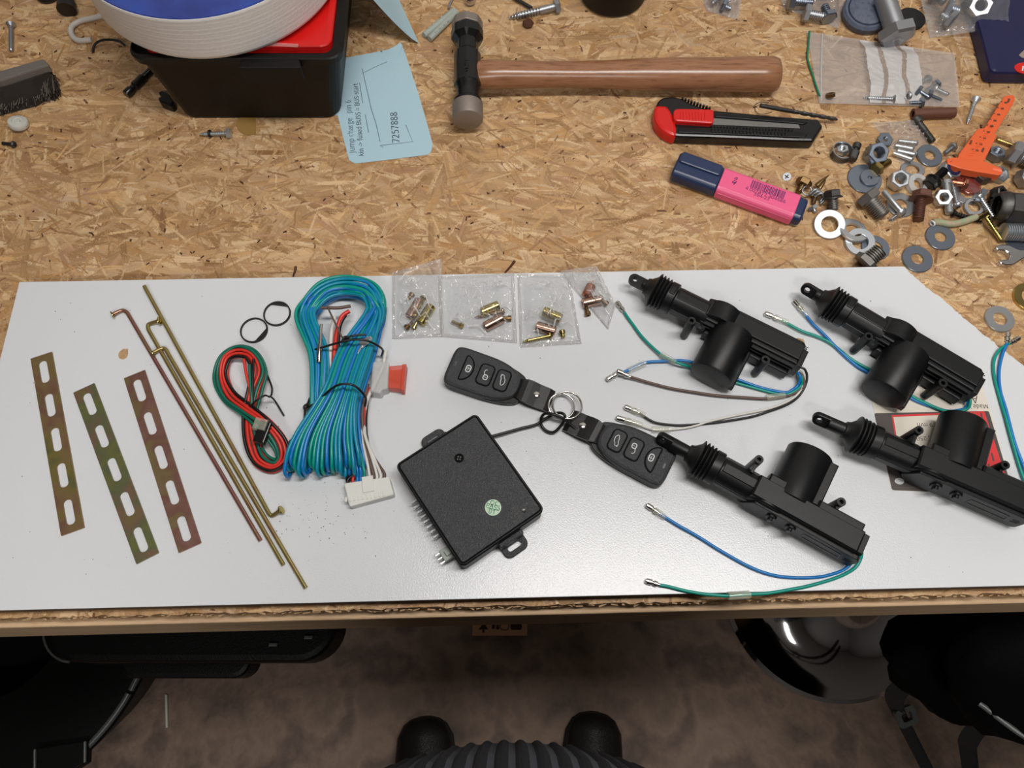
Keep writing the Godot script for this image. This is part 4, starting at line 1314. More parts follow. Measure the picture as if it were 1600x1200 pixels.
# ---------------------------------------------------------------- remotes, box and lock motors
func remote(label: String, a: Vector3, b: Vector3, ring_at: Vector3, ring_r: float, ring_up: float) -> void:
	# a: middle of the wide end, b: middle of the narrow end, both on the board
	var xf := lying(a, b)
	xf.origin.y = 16
	var t := thing("remote", label, "remote control", (xf * v(30, 0, 0)) * v(1, 0, 1) + v(0, 16, 0), "car remotes")
	var outline := rounded(PackedVector2Array([Vector2(-2, -14), Vector2(3, -17.5), Vector2(36, -17), Vector2(50, -15), Vector2(61, -10.5), Vector2(61, 10.5), Vector2(50, 15), Vector2(36, 17), Vector2(3, 17.5), Vector2(-2, 14)]), 7, 5)
	var low := Mb.new()
	low.slab(outline, 0.0, 6.2, 0.6, xf, [], 2.0)
	part(t, "back_shell", low, M.black)
	var face := rounded(PackedVector2Array([Vector2(-2, -14), Vector2(3, -17.5), Vector2(34, -17), Vector2(46, -14.6), Vector2(55.5, -9), Vector2(57, 0), Vector2(55.5, 9), Vector2(46, 14.6), Vector2(34, 17), Vector2(3, 17.5), Vector2(-2, 14)]), 7, 5)
	var up := Mb.new()
	up.slab(face, 6.0, 12.5, 2.4, xf)
	var shell := part(t, "front_shell", up, M.fob)
	var led := Mb.new()
	led.slab(rrect(1.5, 4.4, 0.7, 3, Vector2(3.2, -1)), 12.4, 12.65, 0, xf)
	part(shell, "indicator", led, M.tub_rim)
	var moon := PackedVector2Array()
	for i in 15:
		var q := deg_to_rad(lerpf(-86, 86, i / 14.0))
		moon.append(Vector2(9.4 + cos(q) * 8.6, sin(q) * 10.4))
	var shapes := [rounded(moon, 2.0, 3), rrect(10.6, 16.8, 3, 4, Vector2(28.6, 0)), rrect(10.2, 16.8, 3, 4, Vector2(42.6, 0))]
	for k in 3:
		var gr := Mb.new()
		var grown := Mb.inset(Mb.turned(shapes[k]), -0.9)
		gr.slab(grown, 12.3, 12.62, 0, xf)
		part(shell, "button_gap", gr, M.gap)
		var bt := Mb.new()
		bt.slab(shapes[k], 12.3, 13.4, 0.6, xf)
		var button := part(t, "button", bt, M.button)
		var ic := Mb.new()
		var y := 13.5
		var line := func(pts: Array, r := 0.33) -> void:
			var w := []
			for p in pts: w.append(xf * v(p[0], y, p[1]))
			ic.tube(w, r, 5)
		if k == 0:
			var o := rrect(4.2, 6.4, 2.0, 5)
			ic.band(o, Mb.inset(o, 0.75), 13.38, 13.6, xf * at(v(14.4, 0, 0)))
			line.call([[14.4, -1.6], [14.4, 1.6]])
			line.call([[13.4, -0.3], [15.4, -0.3]], 0.25)
		elif k == 1:
			var o := rrect(4.0, 4.6, 1.6, 5)
			ic.band(o, Mb.inset(o, 0.7), 13.38, 13.6, xf * at(v(29.4, 0, 2.2)))
			line.call([[28.6, 2.2], [30.2, 2.2]])
			line.call([[27.6, -0.2], [27.2, -2.2], [27.9, -3.8], [29.2, -4.0]])
			line.call([[27.6, -0.2], [29.0, 0.3]], 0.3)
		else:
			line.call([[40.6, -3.0], [41.6, -4.6], [43.0, -4.2], [43.6, -2.4], [44.8, -1.0], [45.0, 2.2], [44.2, 3.6], [43.4, 4.4], [42.4, 3.6], [41.8, 1.6], [41.6, -0.6], [40.6, -3.0]])
			line.call([[40.4, -4.2], [41.6, -4.6]])
		part(button, "icon", ic, M.print_white, "white printed symbol")
	# the strap loops round the bar at the narrow end and holds the ring
	var st := Mb.new()
	var sides := [[54, 7.8, 7.6], [58, 9.6, 8.4], [62, 10.4, 9.2], [66, 9.2, 9.6], [72, 7.0, 9.6], [80, 6.2, 9.4], [84, 4.0, 9.2]]
	for i in sides.size() - 1:
		var p: Array = sides[i]
		var q: Array = sides[i + 1]
		st.quad(xf * v(p[0], p[1], -p[2]), xf * v(p[0], p[1], p[2]), xf * v(q[0], q[1], q[2]), xf * v(q[0], q[1], -q[2]))
		st.quad(xf * v(p[0], p[1] - 2.4, p[2]), xf * v(p[0], p[1] - 2.4, -p[2]), xf * v(q[0], q[1] - 2.4, -q[2]), xf * v(q[0], q[1] - 2.4, q[2]))
		for s in [-1, 1]: st.quad(xf * v(p[0], p[1], p[2] * s), xf * v(p[0], p[1] - 2.4, p[2] * s), xf * v(q[0], q[1] - 2.4, q[2] * s), xf * v(q[0], q[1], q[2] * s))
	st.quad(xf * v(84, 4, -9.2), xf * v(84, 4, 9.2), xf * v(84, 1.6, 9.2), xf * v(84, 1.6, -9.2))
	var strap := part(t, "strap", st, M.leather)
	var rv := Mb.new()
	rv.lathe([Vector2(2.9, 0), Vector2(2.9, 0.4), Vector2(2.2, 0.9), Vector2(0, 1.1)], xf * at(v(71, 7.2, 0)), 18)
	part(strap, "rivet", rv, M.nickel)
	var kr := Mb.new()
	kr.hoop(Vector3(), ring_r, 0.75, at(ring_at, 0, 4 * ring_up, -5), 48, 8)
	kr.hoop(v(0, 1.3, 0), ring_r - 0.2, 0.7, at(ring_at, 0, 4 * ring_up, -5), 48, 8)
	part(t, "key_ring", kr, M.nickel)


func remotes() -> void:
	remote("black key remote with silver symbols lying upper left of the two", v(-47.7,16.0,-233.8), v(10.1,16.0,-212.4), v(38.5,21.0,-200.4), 10.4, 1.0)
	remote("black key remote lying upside down at the lower right of the pair", v(117.1,16.0,-149.9), v(67.0,16.0,-176.9), v(42.7,24.0,-199.9), 11.6, -1.0)


func control_box() -> void:
	var cs := [v(-85.6,38.0,-147.5), v(-28.5,38.0,-189.3), v(24.4,38.0,-117.1), v(-34.9,38.0,-73.7)]
	var mid: Vector3 = (cs[0] + cs[1] + cs[2] + cs[3]) * 0.25
	var t := thing("control_box", "flat black plastic control unit with a round green sticker and antenna wire", "control unit", v(mid.x, 16, mid.z))
	var xf := lying(cs[0], cs[3])                 # x along the long side, z across
	xf.origin = v(mid.x, 16, mid.z)
	var body := Mb.new()
	body.slab(rrect(89, 70.5, 4, 5), 0.3, 17.6, 0.4, xf, [], 1.0)
	part(t, "housing", body, M.black_rough)
	var lid := Mb.new()
	lid.slab(rrect(89.6, 71.4, 4.2, 5), 18.0, 23, 1.6, xf)
	var cover := part(t, "lid", lid, M.black_rough)
	var rim := Mb.new()
	var ro := rrect(89.9, 71.7, 4.3, 5)
	rim.band(ro, Mb.inset(ro, 1.5), 18.6, 22.2, xf, 0.5)
	var ri := Mb.inset(ro, 1.2)
	rim.band(ri, Mb.inset(ri, 1.2), 22.0, 23.15, xf, 0.3)
	part(cover, "lid_edge", rim, M.gap, "black lid edge")
	var sc := Mb.new()
	var sp := v(0, 23, 0) + xf.basis.inverse() * (v(-38.9,38.0,-153.6) - v(mid.x, 38, mid.z))
	sp.y = 23
	sc.band(circle(3.5, 24), circle(2.9, 24), 0, 0.35, xf * at(sp))
	sc.lathe([Vector2(2.9, -0.2), Vector2(2.9, 0.12), Vector2(0, 0.12)], xf * at(sp), 20)
	part(cover, "screw_well", sc, M.gap)
	var cr := Mb.new()
	for k in 4: cr.box(v(0.9, 0.25, 0.9), v(1.0, 0.2, 1.0), 0, xf * at(sp) * at(Vector3(), 45 + 90 * k))
	part(cover, "screw", cr, M.tub_rim)
	var pit := Mb.new()
	var pp := xf.basis.inverse() * (v(8.7,38.0,-114.8) - v(mid.x, 38, mid.z))
	pit.lathe([Vector2(1.5, 0), Vector2(1.3, 0.14), Vector2(0.6, 0.05), Vector2(0, 0.05)], xf * at(v(pp.x, 23, pp.z)), 14)
	part(cover, "mould_mark", pit, M.black_gloss)
	var stk := Mb.new()
	var spot := v(-13.6,39.0,-116.9)
	spot.y = 39
	stk.lathe([Vector2(5.9, 0), Vector2(5.9, 0.15), Vector2(0, 0.15)], at(spot), 36)
	var sticker := part(t, "sticker", stk, M.sticker, "round pale green inspection sticker")
	lettering(sticker, "print", "QC", 1.3, at(spot + v(0.9, 0.2, -3.1), -12), M.sticker_ink, "Droid Sans")
	lettering(sticker, "print", "PASS", 1.4, at(spot + v(0, 0.2, -0.6), -14), M.sticker_ink, "Droid Sans")
	lettering(sticker, "print", "01", 1.2, at(spot + v(-0.7, 0.2, 3.0), -14), M.sticker_ink, "Droid Sans")
	var ln := Mb.new()
	ln.box(v(0, 0.2, 0), v(8.6, 0.1, 0.4), 0, at(spot + v(-0.2, 0, 1.2), -14))
	part(sticker, "print_line", ln, M.sticker_ink)
	# fixing ears
	for s in [-1, 1]:
		var ear := Mb.new()
		var ex: float = [-18.0, 0.0, 15.0][s + 1]
		ear.slab(rrect(20, 15, 5, 5), 0.3, 3.6, 0.6, xf * at(v(0, 0, 0)) * at(v([-45.0, 0, 45.0][s + 1] + s * 4.5, 0, [0.0, 0, -5.0][s + 1]), 90), [rrect(11, 4, 1.9, 4, Vector2(0, 1.5 * s))])
		ear.slab(rrect(20, 4, 1, 2), 3.0, 14.0, 0.6, xf * at(v([-45.0, 0, 45.0][s + 1] + s * 1.6, 0, [0.0, 0, -5.0][s + 1]), 90))
		part(t, "ear", ear, M.black_rough)
	# contact pins and a small white socket along the left side
	for i in 8:
		for row in 2:
			var pn := Mb.new()
			pn.box(v(-17 + i * 4.4, 5 + row * 5.5, 37.6), v(0.75, 0.75, 6.5), 0.1, xf)
			part(t, "pin", pn, M.steel_dull)
	var sk := Mb.new()
	sk.box(v(29, 8.5, 39), v(9, 8, 8), 0.5, xf)
	sk.box(v(29, 13.5, 37.5), v(4, 2, 5), 0.3, xf)
	part(t, "socket", sk, M.plug_grey)
	for i in 3:
		var pn := Mb.new()
		pn.box(v(25.5 + i * 3.4, 9, 44), v(0.9, 0.9, 5), 0.1, xf)
		part(t, "pin", pn, M.nickel)
	wire(t, "antenna_wire", [v(-15.7,22.0,-175.6), v(-4.9,21.0,-179.0), v(7.4,20.0,-182.9), v(18.8,20.0,-186.0), v(27.8,22.0,-191.1), v(34.6,25.0,-193.5), v(39.4,27.0,-192.3), v(40.6,26.0,-189.2), v(38.0,23.0,-184.5), v(32.6,20.0,-179.8), v(26.7,19.0,-181.2), v(22.6,20.0,-186.0), v(22.8,23.0,-190.8), v(26.1,27.0,-192.5), v(32.4,29.0,-190.8), v(39.3,27.0,-188.4), v(44.3,24.0,-185.2), v(49.3,22.0,-181.2), v(53.7,21.0,-176.9)], 1.15, M.wire_black, 10)
	var tip := Mb.new()
	tip.tube([v(52.2,21.0,-179.0), v(56.6,20.0,-175.2), v(62.0,19.0,-170.8)], 2.0, 10)
	part(t, "antenna_tip", tip, M.black_gloss)


func actuator(label: String, tail: Vector3, head: Vector3, flipped: bool, reach: float, eye_turn: float) -> Node3D:
	# tail and head lie on the axis of the push rod; the motor can points to +z, or to -z when turned over
	var dir := (head - tail).normalized()
	var x := -dir
	var xf := Transform3D(Basis(x, Vector3.UP, x.cross(Vector3.UP)), tail + dir * 144.0)
	if flipped: xf = xf * at(Vector3(), 0, 180)
	var t := thing("lock_actuator", label, "lock actuator", v((tail.x + head.x) * 0.5, 16, (tail.z + head.z) * 0.5), "door lock motors")
	var ax := Transform3D(Basis(Vector3(0, 1, 0), Vector3(1, 0, 0), Vector3(0, 0, -1)), Vector3())
	var az := Transform3D(Basis(Vector3(1, 0, 0), Vector3(0, 0, 1), Vector3(0, -1, 0)), Vector3())
	# push rod with its eye
	var eye := Mb.new()
	var ex := xf * at(v(-reach, 0, 0)) * at(Vector3(), 0, eye_turn)
	eye.slab(rrect(18, 9.4, 4.6, 8, Vector2(5, 0)), -2.6, 2.6, 0.5, ex, [circle(2.3, 16, Vector2(1.2, 0))], 0.5)
	eye.lathe([Vector2(0, 8), Vector2(4.9, 8), Vector2(5.2, 9), Vector2(5.2, 19 + reach), Vector2(0, 19 + reach)], ex * ax, 20)
	part(t, "rod_eye", eye, M.black)
	# folded rubber boot
	var boot := Mb.new()
	var prof := [Vector2(5.0, 10.5), Vector2(6.6, 11.0), Vector2(7.4, 13.5), Vector2(11.2, 17.5)]
	for i in 4:
		prof.append(Vector2(14.2 - 0.25 * i, 18.6 + i * 2.9))
		prof.append(Vector2(14.6 - 0.25 * i, 19.4 + i * 2.9))
		prof.append(Vector2(11.6, 20.8 + i * 2.9))
	prof.append(Vector2(12.2, 31))
	boot.lathe(prof, xf * ax, 36)
	part(t, "boot", boot, M.rubber)
	var tube := Mb.new()
	tube.lathe([Vector2(12, 29.4), Vector2(13.1, 30), Vector2(13.1, 36), Vector2(12.4, 36.6), Vector2(11.2, 37), Vector2(11.2, 66)], xf * ax, 36)
	tube.box(v(51, 0, 0), v(26, 22.8, 7), 0.5, xf)
	tube.box(v(51, 0, 0), v(26, 7, 22.8), 0.5, xf)
	tube.box(v(33, 11.5, 0), v(4.4, 4.4, 7), 0.6, xf)
	part(t, "sleeve_tube", tube, M.black)
	# body
	var body := Mb.new()
	body.box(v(103, -3, -1), v(80, 23.6, 17), 1.2, xf)
	body.box(v(103, 9.6, -2.4), v(79, 3.4, 13.6), 0.8, xf)
	body.box(v(80, -9, 9), v(22, 11, 7), 1.2, xf)
	body.box(v(124, -9, 9), v(34, 11, 7), 1.2, xf)
	part(t, "body", body, M.black)
	var rb := Mb.new()
	for yy in [5.2, 0.6]:
		for e in [[69.5, 14.0], [124.5, 36.0]]:
			rb = Mb.new()
			rb.box(v(e[0], yy, 8.4), v(e[1], 1.8, 3), 0.4, xf)
			part(t, "rib", rb, M.black)
	var boss := Mb.new()
	boss.lathe([Vector2(0, -10.6), Vector2(14.4, -10.6), Vector2(15.2, -9.8), Vector2(15.2, 5), Vector2(0, 5)], xf * at(v(76, 0.4, 0)) * az, 40)
	part(t, "gear_boss", boss, M.black)
	var can := Mb.new()
	can.lathe([Vector2(17, 4), Vector2(17, 45), Vector2(16.4, 46), Vector2(14, 46.6), Vector2(0, 46.9)], xf * at(v(90, 0, 0)) * az, 48)
	can.box(v(106, -7, 26), v(7, 8, 36), 1.0, xf)
	part(t, "motor_can", can, M.black)
	var pl := Mb.new()
	pl.box(v(144.8, -3.6, -1), v(4.6, 19, 15.5), 0.8, xf)
	part(t, "end_plate", pl, M.black)
	for k in 2:
		var pc := v([57.0, 120.0][k], 0, [17.0, 18.5][k])
		var post := Mb.new()
		post.lathe([Vector2(1.6, 12.6), Vector2(1.6, 13.2), Vector2(3.3, 13.2), Vector2(3.5, 12.6), Vector2(3.2, -14.4), Vector2(1.6, -14.4), Vector2(1.6, -9)], xf * at(pc), 20)
		post.lathe([Vector2(0, -10), Vector2(1.7, -10), Vector2(1.7, 9), Vector2(0, 9)], xf * at(pc), 12)
		post.box(pc + v(0, -4, -6), v(2.4, 14, 9), 0.3, xf)
		part(t, "screw_post", post, M.black)
	# cover on the side away from the motor, with two studs and a label frame
	var side := Transform3D(Basis(Vector3.RIGHT, Vector3.FORWARD, Vector3.UP), v(0, 0, -9.5))
	var cov := Mb.new()
	var far := 149.0 if flipped else 143.0
	var low := 14.0 if flipped else 9.0
	cov.slab(rounded(PackedVector2Array([Vector2(61, 6), Vector2(68, -9.5), Vector2(far - 2, -9.5), Vector2(far, -6), Vector2(far, low - 3), Vector2(far - 3, low), Vector2(68, low)]), 1.2, 2), 0, 3.0, 0.5, xf * side)
	var cover := part(t, "side_cover", cov, M.black)
	for k in 2:
		var sd := Mb.new()
		sd.slab(rrect(7, 10, 3, 4, Vector2([84.0, 99.0][k], -1)), 2.8, 4.6, 0.6, xf * side)
		sd.slab(rrect(3.2, 6.4, 1.4, 3, Vector2([84.0, 99.0][k], -1)), 4.4, 6.8, 0.4, xf * side)
		part(cover, "stud", sd, M.black)
	var fr := Mb.new()
	var o := PackedVector2Array([Vector2(-14, -4.5), Vector2(14, -4.5), Vector2(15.5, 4.5), Vector2(-14, 4.5)])
	fr.band(o, Mb.inset(o, 0.7), 2.9, 3.3, xf * side * at(v(123, 0, 1)))
	part(cover, "label_frame", fr, M.black_gloss)
	lettering(cover, "moulded_mark", "10", 5.0, xf * side * at(v(143.5, 3.0, 2), 90), M.button, "Droid Sans", 0.5)
	return t


func actuators() -> void:
	# printed backing card lying under the two right ones
	var card := thing("backing_card", "black, cream and red printed blade card half hidden under two black motors", "card", v(331.7,16.0,-173.3))
	var base := Mb.new()
	base.slab(rounded(flat([v(283.7,16.3,-209.0), v(372.4,16.3,-230.9), v(375.8,16.3,-198.3), v(377.9,16.3,-133.0), v(378.6,16.3,-125.6), v(318.7,16.3,-133.4), v(286.5,16.3,-134.7)]), 3, 3), 16.05, 16.35, 0, Transform3D(), [circle(3.6, 20, Vector2(v(293.8,16.0,-141.9).x, v(293.8,16.0,-141.9).z), 0.7)])
	part(card, "sheet", base, M.card_cream)
	var dk := Mb.new()
	dk.slab(rounded(flat([v(284.0,16.4,-196.4), v(374.2,16.4,-198.3), v(377.9,16.4,-133.2), v(378.2,16.4,-126.1), v(318.7,16.4,-133.7), v(287.0,16.4,-134.9)]), 1.5, 2), 16.34, 16.42, 0, Transform3D(), [circle(3.6, 20, Vector2(v(293.8,16.0,-141.9).x, v(293.8,16.0,-141.9).z), 0.7)])
	part(card, "dark_print", dk, M.card_dark)
	var rd := Mb.new()
	rd.slab(flat([v(297.2,16.5,-194.8), v(359.4,16.5,-197.5), v(370.6,16.5,-198.0), v(375.9,16.5,-139.3), v(363.3,16.5,-143.3), v(296.3,16.5,-156.8)]), 16.41, 16.47)
	part(card, "red_print", rd, M.card_red)
	var cr := Mb.new()
	cr.slab(flat([v(298.4,16.5,-193.2), v(355.0,16.5,-195.6), v(356.7,16.5,-146.8), v(326.8,16.5,-150.3), v(297.7,16.5,-161.9)]), 16.46, 16.52)
	part(card, "cream_panel", cr, M.card_cream)
	var da := Mb.new()
	for p in [v(362.3,16.5,-192.4), v(367.6,16.5,-193.5), v(362.9,16.5,-183.5), v(368.0,16.5,-184.0), v(363.4,16.5,-172.6), v(368.3,16.5,-172.1), v(363.9,16.5,-161.4), v(368.7,16.5,-160.9), v(364.3,16.5,-152.3), v(369.6,16.5,-151.8)]:
		da.box(p, v(1.3, 0.16, 6.5), 0, Transform3D(Basis(), p * v(0, 0, 0)) )
	part(card, "dark_dash", da, M.card_dark)
	lettering(card, "print", "9 mm", 3.3, at(v(321.6,16.6,-186.6), 181), M.card_dark)
	lettering(card, "print", ", 250", 3.3, at(v(318.0,16.6,-175.7), 182), M.card_dark)
	lettering(card, "print", "Ap", 6.5, at(v(362.7,16.4,-207.9), 178), M.card_dark)
	lettering(card, "print", "Made in", 2.4, at(v(366.0,16.4,-202.0), 180), M.card_dark)

	var a1 := actuator("black door lock motor with five wires, nearest the clear bags", v(223.7,33.0,-233.3), v(99.6,33.0,-305.4), false, 0, 0)
	wire(a1, "lead", [v(224.0,24.0,-228.8), v(226.5,25.0,-224.1), v(226.1,20.0,-219.0), v(221.3,19.0,-215.0), v(214.9,18.0,-213.3), v(196.2,18.0,-217.6), v(178.2,18.0,-224.7), v(158.0,20.0,-231.6), v(145.5,21.0,-237.2), v(135.4,21.0,-239.4), v(124.1,19.0,-239.7), v(107.6,19.0,-238.6), v(97.1,19.0,-234.2), v(90.8,19.0,-230.9), v(84.6,19.0,-229.2)], 1.15, M.wire_blue)
	loose_terminal(a1, v(74.7,18.2,-223.5), v(84.6,19.0,-229.2), 0.9, false)
	clear_sleeve(a1, v(92.3,19.2,-231.3), v(107.0,19.2,-238.0), 2.5)
	wire(a1, "lead", [v(225.1,23.0,-227.1), v(227.8,24.0,-223.4), v(228.5,20.0,-218.5), v(222.1,19.0,-213.4), v(214.6,18.0,-211.1), v(202.3,18.0,-213.8), v(177.8,18.0,-221.4), v(155.4,19.0,-229.2), v(142.9,20.0,-233.8), v(131.0,22.0,-237.3), v(119.2,20.0,-245.4), v(106.4,19.0,-260.0), v(99.3,18.5,-271.7), v(95.0,18.5,-278.7), v(92.6,18.4,-283.4)], 1.15, M.wire_green)
	loose_terminal(a1, v(86.3,18.2,-293.5), v(92.6,18.4,-283.4), 0.9, false)
	clear_sleeve(a1, v(119.2,20.0,-245.4), v(130.5,22.0,-237.1), 2.4)
	wire(a1, "lead", [v(227.2,22.0,-228.6), v(229.7,23.0,-223.8), v(229.9,20.0,-217.4), v(222.1,18.5,-212.0), v(211.6,18.5,-208.8), v(198.9,18.5,-207.7), v(181.4,18.5,-208.8), v(161.4,18.5,-210.4), v(144.0,18.5,-213.1), v(126.5,18.5,-216.3), v(109.0,19.0,-221.0), v(97.4,20.0,-224.4), v(93.8,20.6,-225.3)], 1.15, M.wire_brown)
	loose_terminal(a1, v(82.7,22.0,-230.2), v(93.8,20.6,-225.3), 0.9, false)
	clear_sleeve(a1, v(200.0,18.6,-208.5), v(214.8,18.6,-210.6), 2.5)
	wire(a1, "lead", [v(226.6,26.0,-231.3), v(230.5,26.0,-229.7), v(232.9,23.0,-224.9), v(231.5,20.0,-217.9), v(225.3,18.5,-209.3), v(215.9,18.5,-202.9), v(200.1,18.5,-197.0), v(187.3,18.0,-193.0), v(169.5,18.0,-189.8), v(154.3,18.0,-187.7), v(136.8,18.0,-186.2), v(124.4,18.0,-186.2), v(110.0,18.5,-188.6), v(99.5,18.4,-196.0)], 0.95, M.wire_black)
	loose_terminal(a1, v(87.8,18.2,-201.4), v(99.5,18.4,-196.0))
	wire(a1, "lead", [v(225.9,25.0,-230.6), v(229.1,25.0,-228.4), v(231.1,22.0,-224.2), v(229.4,20.0,-217.4), v(223.3,18.5,-209.8), v(211.9,18.5,-203.4), v(198.0,18.0,-198.8), v(174.9,18.0,-194.0), v(154.4,18.5,-189.1), v(139.1,18.0,-184.6), v(124.1,18.0,-182.5), v(110.1,18.5,-182.1), v(95.5,18.4,-187.6)], 0.95, M.wire_white)
	loose_terminal(a1, v(80.9,18.2,-192.4), v(95.5,18.4,-187.6))
	clear_sleeve(a1, v(108.1,18.6,-182.3), v(123.0,18.6,-182.3), 2.4)
	var a2 := actuator("black door lock motor lying on the card's top edge beside the torn corner", v(355.6,33.0,-210.8), v(238.9,33.0,-297.5), false, 1.5, 55)
	wire(a2, "lead", [v(356.4,24.0,-209.9), v(356.7,24.0,-204.1), v(355.8,21.0,-199.3), v(351.5,19.0,-197.4), v(343.4,19.0,-196.9), v(335.2,19.0,-198.5), v(323.8,19.0,-204.3), v(315.7,19.0,-209.1), v(302.3,18.0,-221.4), v(286.3,18.0,-232.4), v(272.5,18.0,-241.8), v(257.9,18.5,-255.7), v(246.9,18.5,-261.9), v(235.4,19.0,-266.3), v(220.7,18.4,-276.4)], 1.2, M.wire_green)
	loose_terminal(a2, v(207.4,18.2,-282.9), v(220.7,18.4,-276.4), 0.62, true, M.sleeve)
	wire(a2, "lead", [v(357.5,22.0,-212.3), v(356.4,22.0,-204.8), v(355.1,19.0,-200.0), v(349.2,18.0,-198.3), v(340.6,18.0,-197.7), v(328.8,18.0,-201.5), v(315.9,18.0,-207.3), v(301.7,18.0,-218.1), v(284.9,18.0,-229.6), v(274.4,18.0,-237.4), v(262.0,18.5,-251.7), v(253.9,18.5,-263.1), v(245.9,18.5,-272.9), v(239.5,18.6,-283.9)], 1.2, M.wire_blue)
	loose_terminal(a2, v(233.1,18.4,-294.6), v(239.5,18.6,-283.9), 0.5)
	var a3 := actuator("black door lock motor turned over, nearest the bench's front edge", v(245.0,33.0,-91.0), v(111.9,33.0,-171.1), true, 10.5, 60)
	wire(a3, "lead", [v(248.4,22.0,-95.5), v(249.9,22.0,-90.0), v(248.7,19.0,-83.6), v(242.4,18.0,-76.8), v(231.6,18.0,-72.7), v(219.7,18.0,-70.5), v(202.6,18.0,-70.3), v(187.6,18.0,-72.3), v(172.0,18.0,-78.2), v(152.2,18.0,-89.7), v(136.7,18.0,-100.0), v(123.1,18.5,-107.9), v(110.0,18.4,-116.5)], 1.2, M.wire_blue)
	loose_terminal(a3, v(100.0,18.2,-123.8), v(110.0,18.4,-116.5), 0.62, true)
	wire(a3, "lead", [v(248.3,25.0,-96.4), v(252.6,24.0,-92.0), v(254.2,20.0,-85.7), v(250.1,18.0,-78.2), v(241.9,18.0,-73.2), v(231.1,18.0,-69.1), v(214.3,18.0,-64.6), v(200.1,18.0,-61.9), v(183.7,18.0,-59.3), v(172.1,18.0,-58.6), v(154.6,18.0,-57.5), v(137.7,18.0,-58.8), v(124.1,18.0,-61.1), v(112.8,18.2,-63.9), v(106.4,18.4,-65.0)], 1.25, M.wire_green)
	clear_sleeve(a3, v(155.0,18.0,-57.5), v(170.7,18.0,-58.4), 3.0)
	loose_terminal(a3, v(96.0,18.2,-68.2), v(106.4,18.4,-65.0), 0.9, false)
	var bare := Mb.new()
	bare.tube([v(105.1,18.2,-65.5), v(109.2,18.2,-65.1), v(112.3,18.2,-63.9)], 0.7, 6)
	part(a3, "bare_core", bare, M.copper)
	var a4 := actuator("black door lock motor turned over across the card, cut by the picture's right edge", v(370.1,33.0,-119.1), v(232.2,33.0,-186.6), true, 9.5, 55)
	wire(a4, "lead", [v(376.8,25.0,-120.4), v(384.3,24.0,-121.5), v(390.4,20.0,-128.2), v(388.2,19.0,-136.2), v(386.4,18.5,-149.7), v(385.3,18.5,-170.0), v(384.8,18.5,-190.7), v(384.3,18.0,-206.8), v(384.0,18.0,-225.8), v(386.3,18.5,-239.4), v(391.6,19.0,-248.1), v(398.0,19.0,-253.2), v(402.0,19.0,-254.9)], 1.2, M.wire_green)
	loose_terminal(a4, v(412.0,18.2,-260.4), v(402.0,19.0,-254.9), 0.9, false)
	wire(a4, "lead", [v(379.3,23.0,-121.8), v(388.7,22.0,-122.9), v(394.2,19.0,-129.4), v(392.0,18.0,-137.5), v(389.8,18.0,-152.4), v(387.3,18.0,-172.7), v(386.9,18.0,-198.8), v(386.1,18.0,-214.9), v(388.9,18.0,-231.3), v(393.9,19.0,-244.7), v(398.3,20.0,-252.7), v(399.2,20.0,-254.4)], 1.2, M.wire_blue)
	loose_terminal(a4, v(403.6,18.6,-265.3), v(399.2,20.0,-254.4), 0.9, false)

